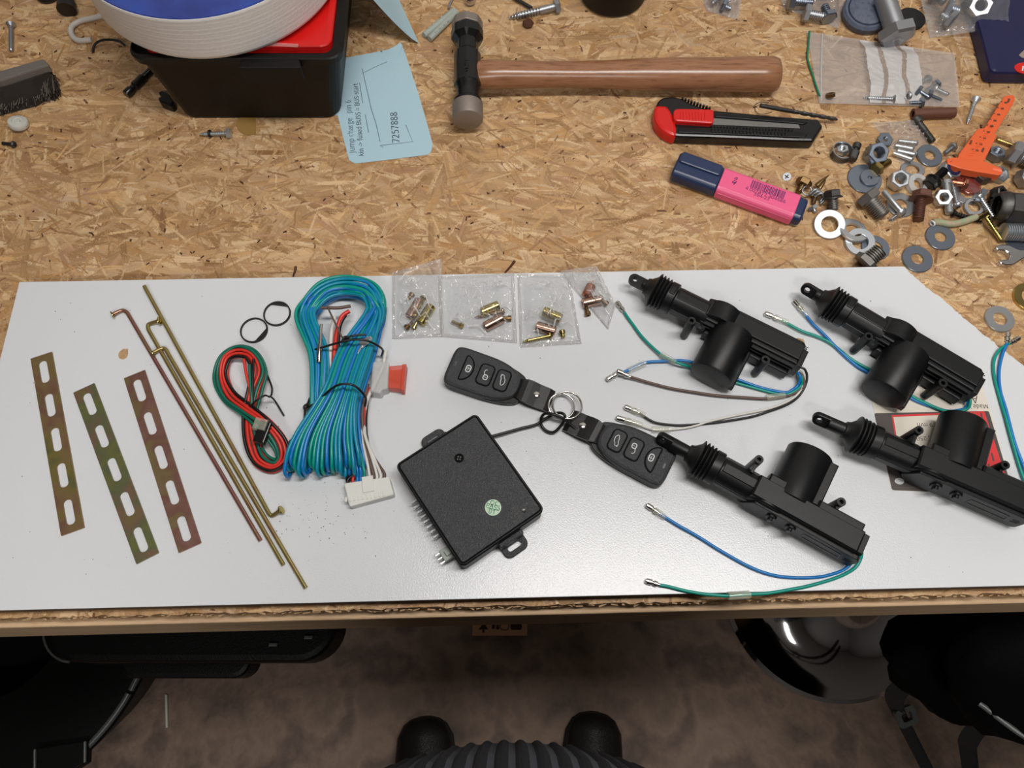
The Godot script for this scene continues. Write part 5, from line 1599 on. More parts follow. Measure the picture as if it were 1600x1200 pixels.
# ---------------------------------------------------------------- tools on the strand board
func tools() -> void:
	hammer()
	knife()
	marker()
	calliper()
	# drill bit lying across the knife
	var a := v(227.6,22.0,-492.5)
	var b := v(305.1,5.0,-490.8)
	var t := thing("drill_bit", "dark twist drill bit lying across the end of the red and black knife", "drill bit", (a + b) * 0.5 * v(1, 0, 1))
	var sh := Mb.new()
	sh.tube([a, a.lerp(b, 0.42)], 2.0, 12)
	part(t, "shank", sh, M.steel_dark)
	var fl := Mb.new()
	var rings := []
	for i in 49:
		var q := i / 48.0
		var ring := PackedVector3Array()
		var xf := along(a, b, q * 900.0)
		var l := a.distance_to(b)
		for j in 16:
			var g := TAU * j / 16
			var r := 1.95 * (1.0 - 0.42 * pow(absf(sin(g)), 6.0)) * (1.0 if q < 0.95 else lerpf(1.0, 0.2, (q - 0.95) / 0.05))
			ring.append(xf * v(cos(g) * r, l * lerpf(0.42, 1.0, q), sin(g) * r))
		rings.append(ring)
	fl.loft(rings)
	part(t, "flutes", fl, M.steel_dark)
	var sw := Mb.new()
	sw.tube(spline([v(244.0,2.0,-513.7), v(234.5,6.0,-510.2), v(230.1,4.0,-508.9), v(230.2,2.0,-504.6), v(233.3,2.0,-500.1), v(238.9,3.0,-499.3), v(244.0,6.0,-498.9)], 6), 0.35, 5)
	solo("metal_shaving", "thin curled dark shaving beside the knife and the drill bit", "shaving", sw, M.steel_dark, v(236.0,0.0,-507.9))
	# spanner
	var tip := v(420.5,0.0,-344.9)
	var far := v(468.9,0.0,-341.7)
	var xf := lying(tip, far)
	var sp := thing("spanner", "small open ended spanner at the right edge of the bench", "spanner", tip + v(20, 0, 0))
	var jaw := PackedVector2Array()
	for i in 21:
		var g := deg_to_rad(lerpf(152, -152, i / 20.0))
		jaw.append(Vector2(8.8 + 9.6 * cos(PI + g + PI) , 9.6 * sin(g)))
	var head := PackedVector2Array([Vector2(2.0, -9.2), Vector2(7, -11), Vector2(13, -10.4), Vector2(18, -7), Vector2(22, -4.2), Vector2(75, -4.0), Vector2(75, 4.0), Vector2(22, 4.4), Vector2(17, 7.4), Vector2(12, 10), Vector2(6, 10), Vector2(1.0, 7.6), Vector2(0.6, 5.2), Vector2(4.0, 4.2), Vector2(9, 4.4), Vector2(11.6, 1.6), Vector2(11.2, -2.2), Vector2(8, -4.8), Vector2(3.4, -5.2), Vector2(1.6, -6.6)])
	var mb := Mb.new()
	mb.slab(rounded(head, 1.5, 3), 0.2, 5.0, 0.8, xf * at(Vector3(), 8))
	part(sp, "head_and_shaft", mb, M.chrome)


func hammer() -> void:
	var a := v(-41.3,21.0,-529.9)
	var b := v(251.9,18.0,-535.0)
	var t := thing("hammer", "double faced club hammer with a brown wooden handle and black head", "hammer", (a + b) * 0.5 * v(1, 0, 1))
	var rings := []
	for e in [[0.0, 12, 8.5], [0.04, 13, 11], [0.07, 13.8, 12.4], [0.12, 12.8, 12], [0.2, 12.3, 11.4], [0.34, 12.2, 11.0], [0.46, 13.2, 12], [0.56, 14.8, 13.4], [0.66, 15.6, 14], [0.8, 16.0, 14.2], [0.94, 17.0, 15], [0.98, 17.2, 15.2], [0.995, 15.4, 13.8], [1.0, 12.4, 11]]:
		var p: Vector3 = a.lerp(b, e[0])
		p.y = maxf(lerpf(21, 15.2, e[0]), e[2] + 0.1)
		var ring := PackedVector3Array()
		for j in 36:
			var g := TAU * j / 36
			ring.append(v(p.x, p.y + sin(g) * e[2], p.z - cos(g) * e[1]))
		rings.append(ring)
	var hm := Mb.new()
	hm.loft(rings)
	part(t, "handle", hm, M.handle)
	# head across the handle, far face to near face
	var f := v(-42.9,26.0,-589.1)
	var n := v(-40.3,20.0,-476.7)
	var xf := along(n, f)
	var l := n.distance_to(f)
	var near := Mb.new()
	near.lathe([Vector2(0, 0), Vector2(11.5, 0.1), Vector2(13.6, 1.2), Vector2(14.2, 3), Vector2(14.2, 17), Vector2(13, 18)], xf, 40)
	part(t, "striking_face", near, M.face_steel, "bare steel near face")
	var farf := Mb.new()
	farf.slab(rounded(ngon(28, 8, 1), 2, 2), 0, 10, 1.5, along(f, n), [], 1.2)
	part(t, "striking_face", farf, M.face_steel, "bare steel far face")
	var blk := Mb.new()
	blk.lathe([Vector2(13, 17.6), Vector2(13.4, 20), Vector2(10.4, 23), Vector2(9.8, 33), Vector2(11.6, 37), Vector2(11.8, 40)], xf, 32)
	blk.slab(rounded(ngon(24, 8, 1), 2, 2), 36, 76, 3, xf, [], 3)
	blk.slab(rounded(ngon(20, 8, 1), 2, 2), 75, 92, 0.5, xf)
	blk.slab(rounded(ngon(29, 8, 1), 2, 2), l - 26, l - 9, 2.5, xf, [], 6)
	part(t, "head", blk, M.black_gloss)
	var mk := Mb.new()
	var top := (n + f) * 0.5 + v(0, 12.6, 0)
	for e in [[0, -5, 3, 0.8], [0, 0, 3.4, 0.8], [-1.6, 2.5, 0.8, 6], [1.6, 6, 0.8, 5], [0, 9, 3.4, 0.8], [0, 12, 2.6, 0.8]]:
		mk.box(v(e[0], 0, e[1]), v(e[2], 0.5, e[3]), 0.1, at(top))
	part(t, "stamped_mark", mk, M.black)


func knife() -> void:
	var c := v(210.9,0.0,-489.1)
	var t := thing("utility_knife", "black snap off utility knife with a red slider and red end cap", "knife", c)
	var out := flat([v(136.7,11.0,-507.3), v(141.8,11.0,-511.4), v(151.5,11.0,-512.2), v(158.5,11.0,-510.3), v(165.9,11.0,-505.0), v(174.5,11.0,-500.6), v(186.1,11.0,-496.5), v(208.4,11.0,-493.9), v(233.1,11.0,-490.9), v(261.3,11.0,-488.0), v(283.5,11.0,-485.8), v(287.1,11.0,-477.7), v(275.9,11.0,-461.1), v(257.8,11.0,-461.5), v(219.3,11.0,-463.6), v(182.0,11.0,-465.4), v(152.7,11.0,-466.5), v(144.6,11.0,-468.3), v(136.8,11.0,-474.8), v(132.7,11.0,-483.6), v(132.4,11.0,-496.8)])
	var body := Mb.new()
	body.slab(rounded(out, 2, 3), 0.2, 12, 2.2, Transform3D(), [], 1.5)
	part(t, "body", body, M.black_gloss)
	var up := Mb.new()
	up.slab(flat([v(152.9,13.0,-474.6), v(185.9,13.0,-475.0), v(264.1,13.0,-470.3), v(270.8,13.0,-468.1), v(267.9,13.0,-463.8), v(219.1,13.0,-466.7), v(152.5,13.0,-469.6)]), 11.5, 13.2, 0.5)
	up.slab(flat([v(188.6,13.0,-491.1), v(225.0,13.0,-487.4), v(260.0,13.0,-483.7), v(272.7,13.0,-481.2), v(268.8,13.0,-479.0), v(259.6,13.0,-480.4), v(188.3,13.0,-487.7)]), 11.5, 13.0, 0.5)
	part(t, "guide_rail", up, M.black)
	var teeth := Mb.new()
	for i in 22:
		var q := i / 21.0
		teeth.box(v(183.7,13.4,-471.4).lerp(v(250.6,13.4,-467.1), q), v(1.6, 1.4, 3.4), 0.3, at(Vector3()))
	for i in 10:
		var q := i / 9.0
		teeth.box(v(160.2,9.0,-510.6).lerp(v(184.4,9.0,-499.3), q), v(1.8, 6, 1.8), 0.4)
	for i in 26:
		var q := i / 25.0
		teeth.box(v(183.7,13.2,-476.8).lerp(v(257.3,13.2,-472.3), q), v(1.7, 1.0, 1.3), 0.2)
	part(t, "grip_rib", teeth, M.black).set_meta("kind", "stuff")
	var bl := Mb.new()
	bl.slab(flat([v(184.7,12.5,-486.3), v(224.6,12.5,-482.7), v(264.3,12.5,-479.0), v(264.9,12.5,-474.7), v(259.0,12.5,-475.0), v(184.1,12.5,-479.0)]), 11.7, 12.5)
	part(t, "blade", bl, M.blade)
	var cap := Mb.new()
	cap.slab(rounded(flat([v(133.1,12.0,-501.2), v(145.0,12.0,-500.4), v(149.0,12.0,-490.1), v(152.0,12.0,-474.7), v(150.1,12.0,-465.3), v(144.3,12.0,-467.1), v(136.6,12.0,-473.3), v(132.1,12.0,-482.0), v(131.3,12.0,-492.3)]), 4, 4), 0.1, 13.4, 3, Transform3D(), [], 2)
	part(t, "end_cap", cap, M.red, "red end cap")
	var sl := Mb.new()
	sl.slab(rounded(flat([v(150.8,16.0,-493.3), v(155.0,16.0,-493.6), v(184.5,16.0,-492.9), v(186.2,16.0,-491.8), v(184.9,16.0,-477.9), v(183.0,16.0,-476.8), v(150.4,16.0,-479.4), v(148.2,16.0,-482.3), v(148.8,16.0,-490.3)]), 2.5, 3), 11, 17, 1.2)
	for i in 9: sl.box(v(155.3,17.0,-485.1).lerp(v(177.5,17.0,-483.6), i / 8.0), v(1.6, 1.1, 9.5), 0.3)
	part(t, "slider", sl, M.red, "red blade slider")


func marker() -> void:
	# lies on its broad side, cap to the left
	var a := v(147.8,9.0,-435.8)
	var b := v(255.9,9.0,-386.8)
	var xf := lying(a, b)
	xf.origin.y = 0
	var l := Vector2(b.x - a.x, b.z - a.z).length()
	var t := thing("highlighter", "pink highlighter pen with a navy blue cap and a printed barcode", "highlighter", xf * v(l * 0.5, 0, 0))
	var ax := Transform3D(Basis(Vector3(0, 0, 1), Vector3(1, 0, 0), Vector3(0, 1, 0)), v(0, 8, 0))   # slab grows along x
	var cap := Mb.new()
	cap.slab(rrect(27, 15.6, 5.5, 6), 0, 42, 1.4, xf * ax, [], 1.6)
	part(t, "cap", cap, M.navy, "navy blue cap")
	var clip := Mb.new()
	clip.slab(rrect(39, 12, 3.0, 5, Vector2(21.0, -5.4)), 15.2, 17.8, 1.1, xf)
	part(t, "clip", clip, M.navy)
	var body := Mb.new()
	body.slab(rrect(27, 15.6, 5.0, 6), 42.2, l - 6, 1.0, xf * ax, [], 0.4)
	var barrel_ := part(t, "barrel", body, M.pink, "pink barrel")
	var rg := Mb.new()
	for i in 5:
		var g := deg_to_rad(20 + i * 16)
		var y := 8 + sin(g) * 7.6
		var z := 8.5 + cos(g) * 5.1
		rg.tube([xf * v(44, y, z), xf * v(l - 8, y, z)], 0.55, 6)
	part(barrel_, "ridge", rg, M.pink)
	var tail := Mb.new()
	tail.slab(rrect(24.6, 13.6, 5, 6), l - 6.2, l + 1.6, 2.2, xf * ax)
	part(t, "end_plug", tail, M.navy, "navy blue end plug")
	var y := 15.9
	var bars := Mb.new()
	var r := RandomNumberGenerator.new()
	r.seed = 12
	var x := 0.0
	while x < 30.0:
		var w := r.randf_range(0.25, 0.8)
		bars.box(v(69 + x, y, -4.5), v(w, 0.16, 8.2), 0, xf)
		x += w + r.randf_range(0.25, 0.75)
	part(barrel_, "barcode", bars, M.ink_violet)
	lettering(barrel_, "print", "4 007817 304686", 3.0, xf * at(v(83.5, y, 1.6)), M.ink_violet)
	lettering(barrel_, "print", "364-23", 2.0, xf * at(v(81, y, 4.6)), M.ink_violet)
	var sq := Mb.new()
	var pts := []
	for p in [[53, -3.2], [55, -5.2], [55.4, -3.6], [53.4, -0.4], [52.6, 1.0], [54.4, 1.0], [56, -1.0], [54.4, 3.0]]: pts.append(xf * v(p[0], y, p[1]))
	sq.tube(spline(pts, 5), 0.35, 5)
	part(barrel_, "emblem", sq, M.ink_violet)


func calliper() -> void:
	var a := v(468.3,12.0,-512.4)
	var b := v(415.0,12.0,-435.6)
	var t := thing("calliper", "orange plastic sliding calliper lying over the loose nuts", "calliper", v(435.1,0.0,-467.0))
	var tongue := Mb.new()
	tongue.slab(rounded(flat([v(461.6,14.0,-512.1), v(469.8,14.0,-513.6), v(471.3,14.0,-509.9), v(467.9,14.0,-503.2), v(420.8,14.0,-438.3), v(409.9,14.0,-441.1)]), 2, 3), 10, 12.6, 0.4)
	part(t, "scale_tongue", tongue, M.orange)
	var slide := Mb.new()
	slide.slab(rounded(flat([v(427.3,14.0,-473.1), v(434.1,14.0,-474.5), v(443.4,14.0,-466.6), v(441.3,14.0,-462.3), v(425.1,14.0,-436.9), v(402.1,14.0,-439.7), v(404.4,14.0,-445.3)]), 1.5, 3), 8.2, 13.6, 0.6)
	var ck := part(t, "slide", slide, M.orange)
	var jaw := Mb.new()
	jaw.slab(rounded(flat([v(391.8,15.0,-439.6), v(399.0,15.0,-441.3), v(425.7,15.0,-436.8), v(438.9,15.0,-429.2), v(438.8,15.0,-423.7), v(434.9,15.0,-421.6), v(411.9,15.0,-426.4), v(401.1,15.0,-429.2), v(391.2,15.0,-434.0)]), 1.5, 3), 6.4, 14.4, 0.8)
	part(t, "jaw", jaw, M.orange)
	var tg := Mb.new()
	tg.slab(flat([v(430.9,15.0,-429.2), v(438.4,15.0,-427.1), v(437.8,15.0,-424.4), v(429.8,15.0,-427.1)]), 14.3, 14.7)
	part(t, "worn_patch", tg, M.orange_light)
	var marks := Mb.new()
	for i in 9:
		var q := i / 8.0
		var p := v(460.9,13.0,-504.0).lerp(v(421.4,13.0,-448.9), q)
		p.y = 12.7 if q < 0.5 else 13.7
		marks.box(p, v(2.6, 0.3, 1.8), 0)
		var p2 := p + v(-3.8, 0, -1.2)
		marks.box(p2, v(1.4, 0.3, 0.9), 0)
	for p in [v(417.5,14.2,-457.8), v(426.6,14.2,-449.3), v(463.9,13.0,-506.3)]: marks.box(Vector3(), v(1.6, 0.4, 4.6), 0, at(p, -30))
	part(ck, "scale_mark", marks, M.rust_brown)
	var rib := Mb.new()
	for i in 12: rib.box(Vector3(), v(4.2, 0.4, 0.35), 0, at(v(436.8,13.8,-470.3).lerp(v(414.5,13.8,-443.3), i / 11.0), 0))
	part(ck, "fine_ridge", rib, M.orange)


# ---------------------------------------------------------------- bin, roll and papers in the far left corner
func crate_corner() -> void:
	var fl := v(-310.3,0.0,-496.6)
	var fr := v(-163.5,0.0,-498.1)
	var d := 190.0
	var w := fr.x - fl.x
	var mid := (fl + fr) * 0.5 - v(0, 0, d * 0.5)
	var t := thing("storage_bin", "black plastic storage bin with a red lid under a white roll", "storage bin", mid * v(1, 0, 1))
	var body := Mb.new()
	var rings := []
	for e in [[0, 0, 0], [3, 1.5, 1], [75, 13, 6], [76, 16, 9], [83, 17, 10], [84, 16, 9]]:
		var ring := PackedVector3Array()
		for p in rrect(w + 2 * e[1], d + 2 * e[2], 13, 6): ring.append(v(mid.x + p.x + e[0] * 0.05, e[0], mid.z + p.y))
		rings.append(ring)
	for e in [[84, 12, 5], [78, 11, 4]]:
		var ring := PackedVector3Array()
		for p in rrect(w + 2 * e[1], d + 2 * e[2], 10, 6): ring.append(v(mid.x + p.x, e[0], mid.z + p.y))
		rings.append(ring)
	body.loft(rings, false)
	part(t, "body", body, M.black_bin)
	var lid := Mb.new()
	lid.slab(rrect(w + 14, d - 4, 9, 6, Vector2(mid.x + 4, mid.z)), 78, 83.5, 1.2)
	var lidp := part(t, "lid", lid, M.red, "red lid")
	var lip := Mb.new()
	var o := rrect(w + 14, d - 4, 9, 6)
	lip.band(o, Mb.inset(o, 5.5), 83, 86, at(v(mid.x + 4, 0, mid.z)), 1.2)
	part(lidp, "lid_rim", lip, M.red)
	var lat := Mb.new()
	lat.slab(rounded(flat([v(fr.x - 62, 0, fr.z + 4), v(fr.x - 18, 0, fr.z + 4), v(fr.x - 12, 0, fr.z + 20), v(fr.x - 66, 0, fr.z + 20)]), 3, 3), 70, 83.5, 1.0)
	part(t, "latch", lat, M.black_bin)
	# white wound roll with a blue top lying on the bin
	var rc := v(-258.6,87.0,-482.9) + v(0, 0, -109)
	var roll := thing("wound_roll", "big white wound film roll with a blue top disc on the bin", "roll", rc)
	var side := Mb.new()
	var prof := [Vector2(0, 0), Vector2(104, 0), Vector2(109, 1.5), Vector2(111, 5)]
	for i in 24: prof.append_array([Vector2(111.0 + 0.05 * (i % 2) + i * 0.04, 6 + i * 1.55), Vector2(111.0 + 0.05 * (i % 3) + i * 0.04, 6.8 + i * 1.55)])
	prof.append_array([Vector2(111.4, 44), Vector2(0, 44)])
	side.lathe(prof, at(rc), 96)
	part(roll, "wound_film", side, M.white_roll)
	var top := Mb.new()
	top.lathe([Vector2(111, 44), Vector2(110.6, 44.9), Vector2(40, 45.2), Vector2(38, 44.4), Vector2(38, 24), Vector2(0, 24)], at(rc), 96)
	part(roll, "top_disc", top, M.roll_blue, "blue top disc")
	var tail := Mb.new()
	var tr := []
	for i in 2:
		var row := []
		for j in 9:
			var q := j / 8.0
			row.append(v(lerpf(fr.x - 70, fr.x - 16, q), 87.4 + (0.0 if i == 0 else 0.3), fr.z - 6 + 4 * q * (1 if i == 0 else 1) + (0.0 if i == 0 else 4.0)))
		tr.append(row)
	tail.sheet(tr)
	part(roll, "loose_film_end", tail, M.film_haze)
	# handwritten blue note, one side under the bin
	var outline := [v(-187.4,0.0,-562.3), v(-164.5,0.0,-569.2), v(-141.4,0.0,-574.8), v(-121.6,0.0,-580.1), v(-115.5,0.0,-584.2), v(-110.2,3.0,-586.0), v(-108.0,2.0,-584.2), v(-104.3,0.0,-573.6), v(-90.3,0.0,-527.8), v(-79.6,0.0,-489.1), v(-73.9,0.0,-467.0), v(-74.8,0.0,-458.3), v(-77.6,0.0,-454.7), v(-109.3,0.0,-449.7), v(-144.4,0.0,-444.7), v(-150.0,0.0,-448.3), v(-156.3,0.0,-469.2), v(-164.8,0.0,-499.6), v(-182.0,0.0,-501.8)]
	var n := thing("paper_note", "pale blue handwritten note sticking out from under the black bin", "note", v(-121.9,0.0,-511.7))
	var pm := Mb.new()
	var poly := flat(outline)
	pm.slab(poly, 0.15, 0.55)
	part(n, "sheet", pm, M.paper_blue)
	var curl := Mb.new()
	curl.sheet([[v(-121.5,0.6,-579.5), v(-115.8,1.5,-582.2), v(-109.9,4.5,-585.4)], [v(-117.7,0.6,-568.2), v(-111.6,0.6,-571.4), v(-107.6,2.5,-583.3)]])
	part(n, "turned_corner", curl, M.paper_blue)
	var line := Mb.new()
	var pen := func(pts: Array, r := 0.28) -> void:
		var up := []
		for p in pts: up.append(v(p.x, 0.62, p.z))
		line.tube(up, r, 4)
	pen.call([v(-145.7,0.0,-556.0), v(-141.4,0.0,-538.6), v(-133.8,0.0,-507.9), v(-127.8,0.0,-489.1), v(-122.9,0.0,-469.2)])
	pen.call([v(-144.7,0.0,-550.4), v(-134.0,0.0,-557.6), v(-122.0,0.0,-564.7)])
	pen.call([v(-119.5,0.0,-462.7), v(-122.6,0.0,-464.8), v(-92.5,0.0,-469.2), v(-100.0,0.0,-488.4)])
	pen.call([v(-147.0,0.0,-538.6), v(-142.2,0.0,-513.9)])
	pen.call([v(-138.8,0.0,-500.3), v(-134.3,0.0,-479.5)])
	part(n, "pen_line", line, M.ink_pale)
	lettering(n, "handwriting", "Jump charge   pin 6", 5.4, at(v(-152.2,0.6,-487.1), 98), M.ink_pale, "Droid Sans")
	lettering(n, "handwriting", "kin -> fused BUSS = BUS-start", 4.9, at(v(-145.0,0.6,-495.3), 98), M.ink, "Droid Sans")
	lettering(n, "handwriting", "7257888", 7.0, at(v(-110.0,0.6,-485.6), 97), M.ink, "Droid Sans")
	# second blue sheet, its left side standing up
	var sheet := thing("blue_sheet", "pale blue sheet curling up behind the bin", "sheet", v(-116.0,0.0,-628.3))
	var rows := []
	for i in 9:
		var q := i / 8.0
		var row := []
		for j in 9:
			var s := j / 8.0
			var near := v(-91.7,0.4,-587.8).lerp(v(-154.2,0.4,-587.8), q)
			var far := v(-124.9,0.4,-671.3).lerp(v(-176.1,0.4,-671.3), q)
			var p := near.lerp(far, s)
			p.y = 0.4 + 78.0 * pow(q, 1.25)
			p.x += 12.0 * q
			row.append(p)
		rows.append(row)
	var sm := Mb.new()
	sm.sheet(rows)
	part(sheet, "paper", sm, M.paper_blue)

	# small things round the bin
	var hk := Mb.new()
	hk.tube(spline([v(-397.4,8.0,-619.7), v(-413.6,6.0,-616.0), v(-429.9,4.0,-613.1), v(-436.7,4.0,-605.6), v(-434.6,4.0,-595.7), v(-426.8,4.0,-588.3), v(-413.7,4.0,-589.1)], 8), 2.6, 10)
	solo("hanging_hook", "milky white plastic hook beside the white roll", "hook", hk, M.hook, v(-427.7,0.0,-607.3))
	screw("screw", "zinc screw at the upper left corner near the brush", v(-497.7,4.0,-608.9), v(-491.0,2.0,-576.5), "csk", 4.6, 3, 2.2, M.steel_dull, 1.6)
	var br := thing("bristle_brush", "dark bristle brush block cut by the left edge of the picture", "brush", v(-473.8,0.0,-530.9))
	var low := [v(-524.6,0.3,-491.1), v(-484.4,0.3,-499.3), v(-450.8,0.3,-511.4), v(-436.8,0.3,-525.9), v(-442.3,0.3,-539.9), v(-457.1,0.3,-539.9), v(-492.0,0.3,-530.6), v(-532.0,0.3,-519.0)]
	var high := [v(-510.1,25.0,-499.3), v(-471.6,25.0,-509.7), v(-444.5,25.0,-520.2), v(-430.4,25.0,-529.2), v(-436.9,25.0,-539.9), v(-448.6,25.0,-538.4), v(-475.5,25.0,-526.2), v(-514.4,25.0,-515.7)]
	var rr := [PackedVector3Array(low), PackedVector3Array(high)]
	for k in rr.size(): rr[k].reverse()
	var bb := Mb.new()
	bb.loft(rr, false)
	part(br, "bristles", bb, M.bristle)
	var tuft := Mb.new()
	rng.seed = 77
	for i in 900:
		var q := rng.randf()
		var s := rng.randf()
		var p := (v(-518.4,0.5,-490.9).lerp(v(-436.0,0.5,-522.7), q)).lerp(v(-436.0,0.5,-522.7).lerp(v(-441.3,0.5,-541.3), q), 1.0 if s > 0.75 else 0.0)
		var b2 := (v(-507.3,22.0,-503.5).lerp(v(-432.7,22.0,-532.0), q)).lerp(v(-432.7,22.0,-532.0).lerp(v(-437.9,22.0,-542.0), q), 1.0 if s > 0.75 else 0.0)
		tuft.tube([b2 + v(rng.randf_range(-4, 2), rng.randf_range(-14, 0), rng.randf_range(1.5, 4)), p + v(rng.randf_range(-6, 6), rng.randf_range(0, 9), rng.randf_range(1, 6))], 0.5, 3)
		if i == 550:
			part(br, "bristle_tuft", tuft, M.bristle).set_meta("kind", "stuff")
			tuft = Mb.new()
	part(br, "bristle_tuft", tuft, M.bristle_pale).set_meta("kind", "stuff")
	var bk := Mb.new()
	bk.slab(rounded(flat([v(-510.7,32.0,-519.6), v(-470.7,32.0,-524.1), v(-434.4,32.0,-538.5), v(-427.5,32.0,-530.9), v(-467.8,32.0,-512.2), v(-506.4,32.0,-503.3)]), 2, 3), 24, 32, 1.5)
	part(br, "back", bk, M.brush_back)
	var kb := thing("plastic_disc", "small round white plastic cap in front of the brush", "cap", v(-463.3,0.0,-488.4))
	var kc := at(v(-462.6,0.0,-485.4), 0, -16, -12)
	var km := Mb.new()
	km.lathe([Vector2(0, 0), Vector2(8.2, 0), Vector2(8.6, 1), Vector2(8.6, 4.5), Vector2(8.0, 5.4), Vector2(4.8, 5.8), Vector2(4.5, 5.0), Vector2(2.6, 4.8), Vector2(2.2, 6.0), Vector2(0, 6.2)], kc * at(v(0, 2.6, 0)), 32)
	part(kb, "disc", km, M.white_rubber)
	screw("screw", "small dark screw below the white cap at the left edge", v(-460.0,3.0,-463.9), v(-473.0,2.0,-466.2), "pan", 3.2, 2.4, 1.6, M.steel_dark, 1.2)
	var bit := thing("bit_holder", "black hexagonal bit holder left of the black bin", "bit holder", v(-361.3,0.0,-538.6))
	var ba := v(-367.4,4.0,-521.1)
	var bbx := v(-349.6,4.0,-549.0)
	var bm := Mb.new()
	bm.lathe([Vector2(0, 0), Vector2(3.8, 0), Vector2(4.2, 0.8), Vector2(4.2, 7), Vector2(3.2, 8), Vector2(3.2, 11), Vector2(4.4, 12), Vector2(4.4, 24), Vector2(3.6, 25), Vector2(3.6, 40), Vector2(0, 40)], along(ba, bbx), 20)
	part(bit, "sleeve", bm, M.black_gloss)
	var bh := Mb.new()
	bh.slab(ngon(6.3, 6, 1), 24, 33, 0, along(ba, bbx))
	part(bit, "hex_shank", bh, M.nickel)
	var plug := Mb.new()
	plug.slab(rounded(flat([v(-334.8,4.0,-519.6), v(-331.7,4.0,-522.6), v(-324.9,4.0,-518.8), v(-317.8,4.0,-508.2), v(-320.1,4.0,-503.6), v(-331.8,4.0,-508.9), v(-333.8,4.0,-513.5), v(-330.4,4.0,-515.0)]), 1.5, 2), 0, 9, 1.5)
	solo("plastic_clip", "small black plastic clip touching the bin's lower left corner", "clip", plug, M.black, v(-328.8,0.0,-517.0))
	screw("screw", "short screw with a black washer in front of the bin", v(-261.9,4.5,-475.8), v(-291.8,2.5,-476.0), "hex", 4.2, 3, 2.0, M.zinc_soft, 2.2, "", true)
	var wsh := Mb.new()
	wsh.hoop(Vector3(), 2.6, 1.2, along(v(-281.3,3.4,-476.0), v(-283.8,3.2,-476.1)), 24, 8)
	solo("rubber_washer", "tiny black rubber washer on the screw in front of the bin", "washer", wsh, M.rubber, v(-283.0,0.0,-478.7))
	var tp := Mb.new()
	tp.slab(rounded(flat([v(-258.6,0.4,-495.5), v(-251.1,0.4,-503.0), v(-246.9,0.4,-498.5), v(-243.0,0.4,-500.7), v(-239.6,0.4,-477.7), v(-247.8,0.4,-476.2), v(-255.5,0.4,-480.6), v(-260.1,0.4,-488.0)]), 2, 2), 0.1, 0.6)
	solo("tape_scrap", "torn scrap of yellowish tape below the bin's front face", "tape", tp, M.tape, v(-249.4,0.0,-488.4))
	var dk := thing("rubber_stopper", "black shiny rubber stopper at the top left edge", "stopper", v(-449.5,0.0,-638.6))
	var dm := Mb.new()
	dm.lathe([Vector2(0, 0), Vector2(9, 0), Vector2(9, 7), Vector2(6.5, 9), Vector2(6, 18), Vector2(4, 20), Vector2(0, 20)], along(v(-443.2,8.0,-623.1), v(-448.1,9.0,-661.4)), 24)
	part(dk, "body", dm, M.black_gloss)
	var dk2 := Mb.new()
	dk2.lathe([Vector2(0, 0), Vector2(11, 0), Vector2(12, 3), Vector2(10, 9), Vector2(0, 10)], at(v(-470.9,0.0,-650.7)), 28)
	solo("rubber_bumper", "dark round bumper cut by the picture's top edge", "bumper", dk2, M.rubber, v(-470.9,0.0,-650.7))
	var cr := Mb.new()
	cr.tube(spline([v(-411.4,1.0,-575.8), v(-410.6,3.0,-580.3), v(-406.0,6.0,-583.8), v(-397.1,8.0,-585.1), v(-384.3,8.0,-583.4), v(-378.9,4.0,-581.0)], 6), 1.2, 8)
	solo("rubber_hose", "short dark rubber hose arching beside the bin's back corner", "hose", cr, M.rubber, v(-401.4,0.0,-586.6))
	# beside the hammer
	var wp := thing("wall_plug", "grey split wall plug next to the hammer's far face", "wall plug", v(-71.6,0.0,-609.8))
	for s in [-1, 1]:
		var pa := v(-83.9,4.0,-592.4)
		var pb := v(-56.4,4.0,-625.7)
		var nx := (pb - pa).normalized()
		var nn := v(-nx.z, 0, nx.x)
		var pl := Mb.new()
		pl.tube([pa + nn * (3.6 * s), pa.lerp(pb, 0.4) + nn * (2.6 * s), pa.lerp(pb, 0.8) + nn * (1.6 * s), pb + nn * (1.3 * s)], 3.0, 12, 3.8)
		for i in 4: pl.box(Vector3(), v(2, 2.6, 2.2), 0.3, at(pa.lerp(pb, 0.2 + 0.14 * i) + nn * (3.8 * s) + v(0, 2, 0), -35))
		part(wp, "half", pl, M.plug_grey)
	var cable := Mb.new()
	cable.tube(spline([v(-63.8,2.0,-631.3), v(-62.1,2.0,-639.8), v(-57.2,2.0,-651.9)], 6), 1.3, 8)
	solo("wire_rope_end", "short twisted steel cable end above the grey wall plug", "cable", cable, M.steel_dull, v(-62.4,0.0,-645.5))
	var bl := Mb.new()
	bl.lathe([Vector2(0, 0), Vector2(3.4, 0.7), Vector2(5.4, 3), Vector2(6, 6), Vector2(5.4, 9), Vector2(3.4, 11.3), Vector2(0, 12)], at(v(-42.1,0.0,-640.3)), 24)
	bl.lathe([Vector2(3.2, 9), Vector2(3.2, 22), Vector2(0, 22)], at(v(-42.1,0.0,-640.3)), 16)
	solo("ball_stud", "shiny steel ball stud at the top edge above the hammer", "ball stud", bl, M.chrome, v(-42.1,0.0,-640.3))
	screw("coach_screw", "thick galvanised coach screw at the top edge right of the hammer", v(47.4,6.0,-631.2), v(-3.8,3.5,-617.8), "hex", 6.4, 5, 3.6, M.steel_dull, 3.0, "", true, 0.3)
	screw("screw", "thin black screw behind the thick coach screw", v(-3.2,3.0,-649.1), v(19.9,3.0,-631.0), "csk", 3.6, 2, 2.0, M.steel_dark, 1.8)
	var nb := Mb.new()
	nb.lathe([Vector2(0, 0), Vector2(5, 1), Vector2(6, 3), Vector2(4, 5), Vector2(0, 5.6)], at(v(16.0,0.0,-611.4)), 7)
